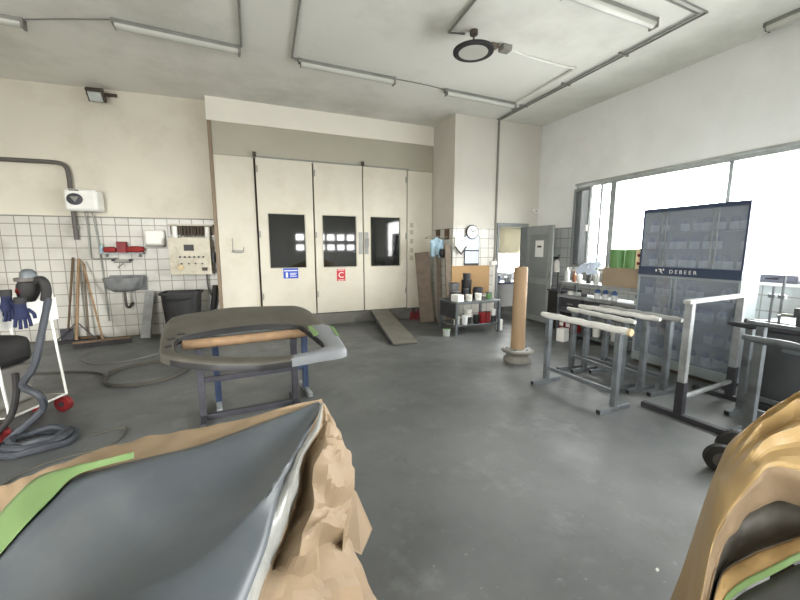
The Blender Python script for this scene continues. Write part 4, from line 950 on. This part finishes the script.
for i, (a, b_) in enumerate(((0.025, 0.70), (0.70, W_ - 0.025))):
    d = MB().box(-0.004, 0.0, a, b_, 0.17, 1.215).build('glass_door', 'hazed_glass', cab)
    if i: MB().box(-0.012, 0.004, a - 0.035, a - 0.02, 0.17, 1.215).box(-0.012, 0.004, a + 0.02, a + 0.035, 0.17, 1.215).build('door_edge', 'cab', d)
shz = [0.186, 0.45, 0.72, 0.98, 1.36, 1.59, 1.81]
for z in shz[1:4] + shz[4:]: MB().box(0.02, D_ - 0.015, 0.02, W_ - 0.02, z - 0.016, z).build('shelf', 'cab', cab)
proto = None
nm = ['bottom', 'second shelf', 'third shelf', 'fourth shelf', 'lowest upper shelf', 'middle upper shelf', 'top shelf']
tinl = MB().lathe([(0.046, 0), (0.048, 0.004), (0.048, 0.085), (0.046, 0.09), (0.01, 0.09)], n=18)
for si, z in enumerate(shz):
    for k in range(9):
        if (si * 7 + k * 3) % 11 == 5: continue
        y = 2.3 + 0.075 + k * 0.126
        side = 'far' if k > 4 else 'near'
        lb = 'blue lidded tin on the %s of the cabinet, %s half' % (nm[si], side)
        gp = 'tins on the %s, %s half' % (nm[si], side)
        if proto is None:
            proto = thing('paint_tin', lb, 'tin', (5.09, y, z), 0, gp)
            tinl.build('can', 'tin', proto)
            MB().lathe([(0.040, 0.09), (0.042, 0.10), (0.036, 0.135), (0.02, 0.155)], n=16).build('lid', 'tin_blue', proto)
        else:
            dup(proto, (5.07 + 0.03 * ((k * 5 + si) % 3), y, z), None, lb, gp)

# ------------------------------------------------------------------ shelving left of the cabinet
SX, SY0, SY1 = 5.25, 3.56, 5.15
sh = thing('shelving_unit', 'grey steel shelving cluttered with bottles left of the tall cabinet', 'shelving', (SX, SY0, 0))
SL = SY1 - SY0
for x in (0.02, 0.42):
    for y in (0.02, SL - 0.02): MB().box(x - 0.02, x + 0.02, y - 0.02, y + 0.02, 0, 1.0).build('post', 'steel', sh)
for z in (0.12, 0.50, 0.76, 1.0):
    s_ = MB().box(0, 0.44, 0, SL, z - 0.02, z).box(-0.006, 0.0, 0, SL, z - 0.045, z).build('shelf', 'steel_light' if z > 0.6 else 'steel', sh)
for y in (0.05, 0.55, 1.05):
    d = MB().box(-0.008, 0.40, y, y + 0.45, 0.53, 0.70).build('drawer', 'steel_dark', sh, bevel=0.004)
    MB().box(-0.03, -0.008, y + 0.17, y + 0.28, 0.60, 0.62).build('handle', 'galv', d)
b = MB().box(0, 0.36, 0, 0.60, 0, 0.29); b.mi(1).box(-0.001, 0.361, 0.27, 0.33, 0.286, 0.2915)
cbx = tag(b.build('cardboard_box', ['cardboard', 'pad_wood'], loc=(5.28, 3.68, 1.0), bevel=0.004), 'closed brown cardboard box on top of the shelving beside the tall cabinet', 'box')
def roll(x, y, z, r, h, label, m='green'):
    o = thing('film_roll', label, 'roll', (x, y, z)); MB().lathe([(r, 0), (r, h), (0.035, h), (0.03, h - 0.02)], n=28).build('rolled_film', m, o); MB().lathe([(0.03, h - 0.02), (0.03, h + 0.006), (0.024, h + 0.006), (0.024, h - 0.02)], n=16).build('core', 'cardboard', o)
roll(5.43, 4.14, 1.292, 0.115, 0.29, 'green film roll on the cardboard box, farther from the cabinet')
roll(5.45, 3.905, 1.292, 0.105, 0.29, 'green film roll on the cardboard box, nearer the cabinet')
b = MB().box(-0.07, 0.07, -0.045, 0.045, 0, 0.30); b.mi(1)
for z in (0.08, 0.2): b.lathe([(0.024, 0), (0.024, 0.002)], mtx=Matrix.Translation((-0.071, 0, z)) @ Matrix.Rotation(-PI / 2, 4, 'Y'), n=14)
tag(b.build('spotted_carton', ['pink', 'red_dark'], loc=(5.42, 3.745, 1.292)), 'narrow cream carton with dark red dots between green roll and cabinet', 'carton')
def bottle(x, y, z, r, h, m, label, cap='white_plastic', spray=False, kind='bottle'):
    o = thing(kind, label, 'bottle', (x, y, z))
    MB().lathe([(r * 0.95, 0), (r, 0.006), (r, h * 0.66), (r * 0.85, h * 0.74), (r * 0.35, h * 0.84), (r * 0.35, h * 0.88)], n=18).build('body', m, o, smooth=50)
    if spray: MB().cyl((0, 0, h * 0.88), (0, 0, h * 0.95), r * 0.45, n=12).rbox((-r * 0.4, 0, h * 1.0), (r * 1.9, r * 0.6, h * 0.11)).rbox((-r * 0.9, 0, h * 0.9), (r * 0.25, r * 0.35, h * 0.13), ry=0.4).build('trigger', cap, o)
    else: MB().lathe([(r * 0.42, h * 0.88), (r * 0.42, h), (r * 0.1, h)], n=14).build('cap', cap, o)
    return o
bottle(5.36, 5.06, 1.0, 0.045, 0.25, 'clear_plastic', 'tall cloudy bottle at the far end of the shelving top')
bottle(5.36, 4.90, 1.0, 0.032, 0.19, 'amber', 'small amber bottle on the shelving top', 'red')
bottle(5.34, 4.77, 1.0, 0.045, 0.18, 'white_plastic', 'white bottle with an amber cap under the pale blue paper', 'amber')
bottle(5.40, 4.63, 1.0, 0.04, 0.24, 'rubber', 'dark bottle behind the pale blue paper on the shelving top', 'black')
bottle(5.36, 4.45, 1.0, 0.045, 0.27, 'clear_plastic', 'cloudy bottle with a green cap next to the cardboard box', 'green')
# crumpled paper
P = []
for i in range(15):
    row = []
    for j in range(11):
        u, v = i / 14 - 0.5, j / 10 - 0.5
        n1 = noise.noise(Vector((u * 4, v * 4, 1.7))); n2 = noise.noise(Vector((u * 4, v * 4, 9.1)))
        row.append((0.10 * n1 + 0.1 * v, u * 0.40 + 0.10 * n2, 0.12 + v * 0.15 * (1.2 - abs(u)) + 0.11 * n1 - 0.10 * abs(u)))
    P.append(row)
tag(MB().grid(P).build('crumpled_paper', 'pale_blue', loc=(5.36, 4.62, 1.17), solid=0.002, smooth=0), 'crumpled pale blue paper lying over the bottles on the shelving', 'paper')
for i, (y, lb) in enumerate(((4.42, 'blue capped white tin on the second shelf, farthest of three together'), (4.27, 'blue capped white tin on the second shelf, middle of three together'), (4.11, 'blue capped white tin on the second shelf, nearest of three together'), (3.72, 'lone blue capped tin on the second shelf by the cabinet'))):
    c = dup(proto, (5.38, y, 0.761), None, lb, None)
    if 'group' in c: del c['group']
for i, (y, m_, lb) in enumerate(((4.98, 'white_plastic', 'low white pot at the far end of the second shelf'), (4.83, 'clear_plastic', 'low cloudy pot next to the white pot on the second shelf'), (4.68, 'tin_grey', 'low grey tin on the second shelf near the three blue capped tins'))):
    pot(5.38, y, 0.761, 0.05, 0.06, m_, lb)
for i, (y, lb) in enumerate(((5.05, 'first'), (4.90, 'second'), (4.75, 'third'))):
    o = thing('red_can', '%s red and white can from the far end of the bottom shelf' % lb, 'can', (5.33, y, 0.121))
    MB().box(-0.05, 0.05, -0.06, 0.06, 0, 0.22).build('can', 'red', o, bevel=0.008)
    MB().box(-0.0515, -0.05, -0.045, 0.045, 0.06, 0.13).build('paper_label', 'paper', o)
    MB().cyl((0.02, 0.02, 0.22), (0.02, 0.02, 0.245), 0.018, n=12).build('cap', 'black', o)
for i, (y, h, m_, lb) in enumerate(((4.52, 0.2, 'tin_grey', 'bare grey can beside the red cans on the bottom shelf'), (4.36, 0.17, 'white_plastic', 'white tub in the middle of the bottom shelf'), (4.20, 0.22, 'steel_dark', 'dark can right of the white tub on the bottom shelf'), (4.02, 0.19, 'tin', 'white can on the bottom shelf right of the dark can'))):
    pot(5.35, y, 0.121, 0.06, h, m_, lb, 'tin_grey')
b = MB().box(-0.08, 0.08, -0.07, 0.07, 0, 0.22); tag(b.build('white_box', 'paper', loc=(4.98, 4.72, 0), bevel=0.004, rz=0.2), 'white box on the floor in front of the red cans', 'box')
# spray bottle on a hook, dark bin behind the door, folder on the sill
o = bottle(WX - 0.10, 5.98, 1.10, 0.065, 0.30, 'white_plastic', 'white spray bottle with a black trigger hanging on the right wall', 'black', True, 'spray_bottle')
MB().tube([(0.0, 0, 0.29), (0.0, 0, 0.34), (0.085, 0, 0.34)], 0.006, 6).build('hook', 'black', o)
MB().cyl((0.05, 0, -0.45), (0.05, 0, 0.0), 0.010, n=8).build('hose', 'cable', o)
o = thing('dark_crate', 'dark crate on the floor between the open door and the shelving', 'crate', (5.78, 5.52, 0))
MB().box(-0.2, 0.22, -0.2, 0.2, 0, 0.02).box(-0.2, -0.18, -0.2, 0.2, 0.02, 0.75).box(0.2, 0.22, -0.2, 0.2, 0.02, 0.75).box(-0.18, 0.2, -0.2, -0.18, 0.02, 0.75).box(-0.18, 0.2, 0.18, 0.2, 0.02, 0.75).build('crate_body', 'rubber', o)
MB().box(-0.22, 0.24, -0.22, 0.22, 0.75, 0.78).build('lid', 'steel_dark', o)
o = thing('folder_case', 'dark flat case lying on the window sill right of the cabinet', 'case', (6.14, 2.46, 1.17))
MB().box(-0.09, 0.06, -0.2, 0.26, 0, 0.10).build('case', 'navy_box', o, bevel=0.02)
MB().box(-0.10, -0.09, -0.02, 0.1, 0.04, 0.06).build('handle', 'rubber', o)
tag(MB().box(-0.02, 0, -0.15, 0.15, 0, 0.36).build('wall_notice', 'pad_grey', loc=(WX - 0.013, 6.32, 1.45)), 'pale notice on the right wall beside the grey door', 'notice')
o = thing('alarm_box', 'small white alarm box on the right wall above the grey door', 'alarm box', (6.0, 6.70, 2.38))
MB().box(-0.05, 0.05, -0.05, 0.02, 0, 0.09).build('box', 'white_plastic', o, bevel=0.01)
MB().cyl((0, -0.05, 0.045), (0, -0.056, 0.045), 0.02).build('lens', 'pvc', o)

# ------------------------------------------------------------------ masked car in the left foreground
A = [(0.253, 1.595, 0.92), (0.014, 1.441, 0.94), (-0.185, 1.328, 0.95), (-0.323, 1.306, 0.95), (-0.422, 1.288, 0.95), (-0.512, 1.298, 0.93), (-0.557, 1.256, 0.9), (-0.593, 1.207, 0.87), (-0.629, 1.166, 0.83), (-0.672, 1.094, 0.78)]
B = [(0.26, 1.557, 0.92), (0.129, 1.229, 0.92), (0.05, 1.048, 0.93), (-0.02, 0.951, 0.93), (-0.087, 0.883, 0.92), (-0.156, 0.844, 0.91), (-0.228, 0.829, 0.9), (-0.288, 0.822, 0.89), (-0.359, 0.817, 0.88), (-0.433, 0.81, 0.86)]
C = [(0.272, 1.576, 0.92), (0.145, 1.273, 0.92), (0.093, 1.146, 0.92), (0.05, 1.03, 0.91), (0.029, 0.956, 0.9), (0.004, 0.859, 0.89), (-0.02, 0.799, 0.88), (-0.043, 0.747, 0.87), (-0.064, 0.698, 0.86), (-0.087, 0.642, 0.85)]
D = [(0.28, 1.645, 0.92), (0.017, 1.557, 0.93), (-0.207, 1.517, 0.93), (-0.369, 1.517, 0.93), (-0.49, 1.517, 0.92), (-0.585, 1.503, 0.9), (-0.676, 1.493, 0.88), (-0.764, 1.514, 0.85), (-0.855, 1.541, 0.81), (-1.017, 1.566, 0.74)]
Gt = [(0.256, 1.587, 0.925), (0.014, 1.443, 0.943), (-0.186, 1.336, 0.953), (-0.329, 1.334, 0.953), (-0.427, 1.307, 0.953), (-0.538, 1.352, 0.93), (-0.641, 1.397, 0.895), (-0.686, 1.344, 0.86), (-0.715, 1.286, 0.82), (-0.765, 1.199, 0.77)]
Ee = [(0.288, 1.597, 0.88), (0.32, 1.463, 0.8), (0.345, 1.396, 0.74), (0.338, 1.327, 0.66), (0.353, 1.281, 0.6), (0.385, 1.231, 0.52), (0.356, 1.189, 0.5), (0.342, 1.1, 0.46), (0.35, 1.036, 0.42), (0.348, 0.919, 0.36)]
CL = (-0.2, 1.1, 0.0)
car = thing('masked_car', 'grey primed car bodywork edged with brown masking paper, left foreground', 'car', CL)
NS = 48
rs = [smoothpath(q, 8)[:73] for q in (A, B, C, D, Gt, Ee)]
rA, rB, rC, rD, rG, rE = rs
NS = len(rA)
P = []
for i in range(NS):
    a, b_, c = rA[i], rB[i], rC[i]; row = []; w = (b_ - a).length
    for k in range(13):
        u = k / 12; p = a.lerp(b_, u)
        dz = 0.16 * w * (math.sin(PI * u * 0.9) * 0.0) - 0.13 * w * (math.sin(PI * u) ** 1.2) * (0.35 + 0.65 * u)
        edge = -0.006 * max(0, 1 - u / 0.10) ** 2
        row.append(Vector((p.x, p.y, p.z + dz + edge)))
    wc = (c - b_).length
    for k in range(1, 8):
        u = k / 7; p = b_.lerp(c, u)
        row.append(Vector((p.x, p.y, p.z + 0.10 * wc * math.sin(PI * u))))
    P.append(row)
MB().grid(P).build('primed_panel', 'primer', car, off=CL, smooth=80, solid=0.006)
# paper sheet beyond the panel's far edge, draping down to the sill
P = []
for i in range(NS):
    a, d = rA[i], rD[i]; row = []
    n = noise.noise(Vector((i * 0.16, 0.3, 0)))
    for k in range(7):
        u = k / 6; p = a.lerp(d, u)
        cr = 0.012 * noise.noise(Vector((i * 0.22, u * 2.5, 4.0))) + 0.010 * abs(noise.noise(Vector((i * 0.1, u * 4, 8.0))))
        row.append(Vector((p.x, p.y, p.z - 0.014 - 0.006 * math.sin(PI * u) + cr * min(1, u * 3))))
    for k in range(1, 9):
        v = k / 8
        row.append(Vector((d.x - 0.03 * v + 0.03 * n * v, d.y + 0.10 * math.sin(v * 1.4) + 0.04 * v * n, d.z * (1 - v) + 0.10 * v)))
    P.append(row)
MB().grid(P).build('masking_paper', 'kraft', car, off=CL, smooth=35, solid=0.002)
P = [[rA[i].lerp(rG[i], u) + Vector((0, 0, 0.004 + 0.012 * math.sin(PI * max(0, u)))) for u in (-0.09, 0.0, 0.25, 0.5, 0.75, 1.0)] for i in range(NS) if 26 < i]
MB().grid(P).build('masking_tape', 'tape', car, off=CL, smooth=60, solid=0.001)
# crumpled paper hanging off the near right edge
def ridge(v): return 1 - abs(noise.noise(v)) * 2
PR = [[(0.27, 1.588, 0.92), (0.274, 1.586, 0.92), (0.272, 1.576, 0.92), (0.278, 1.585, 0.915), (0.278, 1.586, 0.91), (0.284, 1.596, 0.9)], [(0.196, 1.348, 0.92), (0.208, 1.332, 0.925), (0.234, 1.392, 0.9), (0.253, 1.392, 0.905), (0.276, 1.424, 0.89), (0.303, 1.478, 0.86)], [(0.143, 1.259, 0.92), (0.16, 1.233, 0.93), (0.198, 1.349, 0.87), (0.226, 1.289, 0.895), (0.266, 1.304, 0.875), (0.318, 1.398, 0.82)], [(0.1, 1.181, 0.92), (0.119, 1.149, 0.93), (0.154, 1.284, 0.85), (0.191, 1.195, 0.895), (0.25, 1.212, 0.88), (0.329, 1.314, 0.79)], [(0.076, 1.121, 0.915), (0.101, 1.108, 0.92), (0.138, 1.253, 0.81), (0.162, 1.168, 0.87), (0.243, 1.203, 0.83), (0.329, 1.288, 0.75)], [(0.056, 1.072, 0.91), (0.083, 1.051, 0.91), (0.128, 1.212, 0.77), (0.149, 1.096, 0.83), (0.219, 1.113, 0.81), (0.321, 1.246, 0.72)], [(0.028, 0.982, 0.9), (0.054, 0.99, 0.89), (0.104, 1.161, 0.73), (0.138, 1.05, 0.8), (0.205, 1.116, 0.74), (0.29, 1.19, 0.67)], [(0.005, 0.876, 0.89), (0.019, 0.903, 0.86), (0.062, 1.046, 0.75), (0.101, 0.979, 0.8), (0.161, 1.018, 0.77), (0.234, 1.061, 0.7)], [(-0.022, 0.817, 0.88), (-0.006, 0.849, 0.84), (0.028, 0.975, 0.74), (0.074, 0.887, 0.8), (0.147, 1.019, 0.7), (0.266, 1.127, 0.6)], [(-0.04, 0.77, 0.87), (-0.027, 0.801, 0.83), (0.002, 0.908, 0.75), (0.049, 0.916, 0.73), (0.161, 0.989, 0.63), (0.311, 1.068, 0.52)], [(-0.058, 0.707, 0.86), (-0.047, 0.758, 0.8), (-0.025, 0.861, 0.72), (0.027, 0.893, 0.68), (0.178, 0.937, 0.55), (0.351, 0.963, 0.42)]]
PF = [(0.315, 1.283, 0.69), (0.338, 1.281, 0.66), (0.387, 1.236, 0.52), (0.319, 1.155, 0.5), (0.245, 1.161, 0.56)]
def facet(rows, n):
    rl = [[Vector(p) for p in r] for r in rows]
    def up(line):
        sm = smoothpath(line, n); ln = []
        for i in range(len(line) - 1):
            for j in range(n): ln.append(line[i].lerp(line[i + 1], j / n))
        ln.append(line[-1])
        return [a_.lerp(b_, 0.35) for a_, b_ in zip(ln, sm)]
    cols = [up(r) for r in rl]
    return [list(r) for r in zip(*[up(list(c)) for c in zip(*cols)])]
G_ = facet(PR, 5)                 # rows run across (6 control columns), columns run along
G_ = [list(r) for r in zip(*G_)] if len(G_) < len(G_[0]) else G_
for i, row in enumerate(G_):
    for k, p in enumerate(row):
        if 0 < k and i > 3:
            m_ = min(1, k / 6)
            dd = 0.026 * (ridge(Vector((p.x * 9 + p.y * 4, p.y * 9 - p.x * 5, p.z * 9))) - 0.6) + 0.005 * ridge(Vector((p.x * 24, p.y * 24, p.z * 24)))
            row[k] = Vector((p.x + dd * m_ * 0.5, p.y, p.z + dd * m_))
    e = row[-1]
    for k in range(1, 8):
        v = k / 7; n = noise.noise(Vector((i * 0.1, v * 1.2, 2.0)))
        row.append(Vector((e.x - 0.05 * v + 0.05 * n * v, e.y + 0.05 * v, e.z * (1 - v) + 0.06 * v)))
MB().grid([r[8:] for r in G_]).build('masking_paper', 'kraft', car, off=CL, smooth=13, solid=0.002)
MB().grid([r[:9] for r in G_]).build('foil_strip', 'foil', car, off=CL, smooth=25, solid=0.001)
MB().add(PF, [(0, 1, 2, 3, 4)]).build('loose_paper_flap', 'kraft', car, off=CL, smooth=0, solid=0.002)
# body below the paper
body = MB()
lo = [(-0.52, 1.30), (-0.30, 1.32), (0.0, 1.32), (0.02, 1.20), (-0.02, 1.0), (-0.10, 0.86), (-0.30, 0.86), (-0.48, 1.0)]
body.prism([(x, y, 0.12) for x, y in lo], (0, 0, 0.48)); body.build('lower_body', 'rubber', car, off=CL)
for x, y in ((-0.35, 1.2), (-0.12, 1.05)): MB().cyl((x, y, 0), (x, y, 0.12), 0.06).build('support_block', 'steel_dark', car, off=CL)

# ------------------------------------------------------------------ masked panel in the right foreground
Sx = [(1.258, 0.633, 0.26), (1.363, 0.673, 0.35), (1.488, 0.726, 0.5), (1.608, 0.771, 0.62), (1.695, 0.784, 0.74), (1.75, 0.775, 0.84), (1.931, 0.759, 0.92), (2.173, 0.752, 0.98), (2.735, 0.786, 1.0), (3.1, 0.761, 1.0)]
Rx = [(1.149, 0.541, 0.42), (1.209, 0.559, 0.53), (1.294, 0.587, 0.68), (1.358, 0.593, 0.75), (1.411, 0.589, 0.8), (1.451, 0.567, 0.88), (1.528, 0.566, 0.9), (1.589, 0.523, 0.9), (1.632, 0.45, 0.9), (1.698, 0.373, 0.9)]
Tx = [(1.211, 0.533, 0.4), (1.303, 0.569, 0.48), (1.462, 0.631, 0.53), (1.6, 0.669, 0.53), (1.773, 0.71, 0.52), (1.932, 0.714, 0.5), (2.026, 0.703, 0.48), (2.064, 0.656, 0.48), (2.138, 0.567, 0.48), (2.242, 0.469, 0.48)]
Ux = [(1.143, 0.501, 0.47), (1.236, 0.54, 0.52), (1.339, 0.576, 0.55), (1.402, 0.587, 0.56), (1.458, 0.582, 0.57), (1.526, 0.563, 0.6), (1.61, 0.548, 0.61), (1.697, 0.533, 0.62), (1.872, 0.498, 0.63), (2.112, 0.452, 0.63)]
Vx = [(1.139, 0.483, 0.46), (1.22, 0.517, 0.5), (1.295, 0.541, 0.53), (1.346, 0.542, 0.55), (1.399, 0.534, 0.57), (1.464, 0.52, 0.59), (1.529, 0.507, 0.61), (1.605, 0.498, 0.62), (1.786, 0.47, 0.63), (2.012, 0.425, 0.63)]
RL = (1.7, 0.6, 0)
rc = thing('masked_car', 'car front draped in crinkled brown paper with an open arch, right foreground', 'car', RL)
sS, sR, sT, sU, sV = [smoothpath(q, 8) for q in (Sx, Rx, Tx, Ux, Vx)]
sT = [a_.lerp(b_, 0.40) for a_, b_ in zip(sT, sR)]
NQ = len(sS)
P = []
for i in range(NQ):
    s_, r_ = sS[i], sR[i]; row = []
    for k in range(1, 7):
        v = 1 - k / 7.0 if False else (7 - k) / 7
        n = noise.noise(Vector((i * 0.15, v, 1)))
        row.append(Vector((s_.x + 0.05 * v + 0.03 * n * v, s_.y + 0.10 * v, s_.z * (1 - v) + 0.06 * v)))
    w = (r_ - s_).length
    for k in range(29):
        u = k / 28; p = s_.lerp(r_, u)
        t = i / NQ
        fold = 0.040 * (1 - 2 * abs(math.sin(u * 13 + 1.6 * noise.noise(Vector((i * 0.07, u, 0)))))) * min(1, max(0, (t - 0.42) * 3.5)) * math.sin(PI * u)
        cr = 0.036 * (ridge(Vector((i * 0.09, u * 1.6, 3.3))) - 0.6) * math.sin(PI * min(1, u * 1.2 + 0.05)) * min(1, w / 0.2)
        dd = fold + cr; row.append(Vector((p.x - 0.45 * dd, p.y - 0.25 * dd, p.z + 0.16 * w * math.sin(PI * u) + 0.8 * dd)))
    P.append(row)
MB().grid(P).build('masking_paper', 'kraft_film', rc, off=RL, smooth=16, solid=0.002)
P = []
for i in range(NQ):
    r_, t_ = sR[i], sT[i]; row = []
    for k in range(9):
        u = k / 8; p = r_.lerp(t_, u)
        n = 0.02 * noise.noise(Vector((i * 0.12, u * 3, 2)))
        row.append(Vector((p.x + n, p.y + n, p.z - 0.05 * math.sin(PI * u))))
    P.append(row)
MB().grid(P).build('arch_lining', 'kraft', rc, off=RL, smooth=40, solid=0.002)
P = [[sT[i].lerp(sU[i], k / 6) + Vector((0, 0, -0.05 * math.sin(PI * k / 6))) for k in range(7)] for i in range(NQ)]
MB().grid(P).build('arch_floor', 'tail', rc, off=RL, smooth=60, solid=0.002)
P = [[sU[i].lerp(sV[i], k / 6) + Vector((0, 0, 0.003 * math.sin(PI * k / 6) + 0.003 * noise.noise(Vector((i * 0.3, k, 0))))) for k in range(7)] for i in range(NQ)]
MB().grid(P).build('paper_strip', 'kraft_film', rc, off=RL, smooth=30, solid=0.002)
P = [[sV[i] + Vector((-0.02 * k / 4, -0.016 * k / 4, 0.004 - 0.004 * k)) for k in range(4)] for i in range(NQ)]
MB().grid(P).build('masking_tape', 'tape', rc, off=RL, smooth=60, solid=0.001)
P = []
for i in range(NQ):
    v_ = sV[i]; row = []
    for k in range(9):
        u = k / 8; row.append(Vector((v_.x - 0.02 - 0.10 * u, v_.y - 0.016 - 0.25 * u, v_.z - 0.012 + 0.05 * math.sin(PI * u * 0.6) - 0.10 * u * u)))
    for k in range(1, 5):
        q = row[8]; row.append(Vector((q.x, q.y - 0.02 * k, q.z * (1 - k / 5) + 0.1 * k / 5)))
    P.append(row)
MB().grid(P).build('primed_panel', 'primer', rc, off=RL, smooth=60, solid=0.004)
MB().prism([(1.75, 0.30, 0.0), (2.6, 0.30, 0.0), (2.6, 0.66, 0.0), (1.9, 0.66, 0.0)], (0, 0, 0.40)).build('support_stand', 'steel_dark', rc, off=RL)

# a few specks of litter on the floor
for (x, y, lb) in ((1.80, 1.02, 'white scrap on the floor beside the right paper drape'), (1.58, 0.92, 'smaller white scrap on the floor nearer the camera')):
    tag(MB().prism([(0, 0, 0), (0.022, 0.004, 0), (0.024, 0.016, 0.003), (0.006, 0.014, 0.002)], (0, 0, 0.002)).build('paper_scrap', 'paper', loc=(x, y, 0.001)), lb, 'scrap')

# ------------------------------------------------------------------ light, camera
w = bpy.data.worlds.new('World'); S.world = w; w.use_nodes = True
bg = w.node_tree.nodes['Background']
wn = w.node_tree.nodes; wl = w.node_tree.links        # bright overcast sky above, pale yard below the horizon
wt = wn.new('ShaderNodeTexCoord'); wsx = wn.new('ShaderNodeSeparateXYZ'); wm = wn.new('ShaderNodeMapRange'); wx = wn.new('ShaderNodeMix'); wx.data_type = 'RGBA'
wl.new(wt.outputs['Generated'], wsx.inputs[0]); wl.new(wsx.outputs['Z'], wm.inputs['Value'])
wm.inputs['From Min'].default_value = -0.12; wm.inputs['From Max'].default_value = 0.02
wx.inputs['A'].default_value = (0.30, 0.30, 0.295, 1); wx.inputs['B'].default_value = (1.0, 0.988, 0.972, 1)
wl.new(wm.outputs['Result'], wx.inputs['Factor']); wl.new(wx.outputs['Result'], bg.inputs['Color'])
bg.inputs["Strength"].default_value = 45.0
def portal(name, loc, rot, sx, sy):
    l = bpy.data.lights.new(name, 'AREA'); l.shape = 'RECTANGLE'; l.size = sx; l.size_y = sy; l.cycles.is_portal = True
    o = bpy.data.objects.new(name, l); COL.objects.link(o); o.location = loc; o.rotation_euler = rot
portal('window_daylight', (WX + 0.14, 2.05, 2.0), (0, PI / 2, 0), 1.66, 7.3)
portal('gate_daylight', (3.65, ry - 0.12, 1.88), (PI / 2, 0, 0), 3.9, 0.8)
portal('added_opening_daylight', (-3.7, ry - 0.15, 1.75), (PI / 2, 0, 0), 2.2, 3.5)  # portal for the added, unseen gateway
portal('side_window_daylight', (6.54, 8.32, 1.57), (-PI / 2, 0, 0), 0.9, 1.35)

cd = bpy.data.cameras.new('camera'); cam = bpy.data.objects.new('camera', cd); COL.objects.link(cam)
cd.sensor_fit = 'HORIZONTAL'; cd.sensor_width = 36.0; cd.lens = 36.0 * 368 / 800; cd.clip_start = 0.02
cam.location = (0, 0, 1.6)
cam.rotation_euler = (math.radians(90 - 8.04), 0, math.radians(-22.2))
S.camera = cam
S.view_settings.view_transform = 'Standard'; S.view_settings.look = 'None'
S.view_settings.gamma = 1.0; S.view_settings.use_curve_mapping = False
S.view_settings.exposure = 0.0
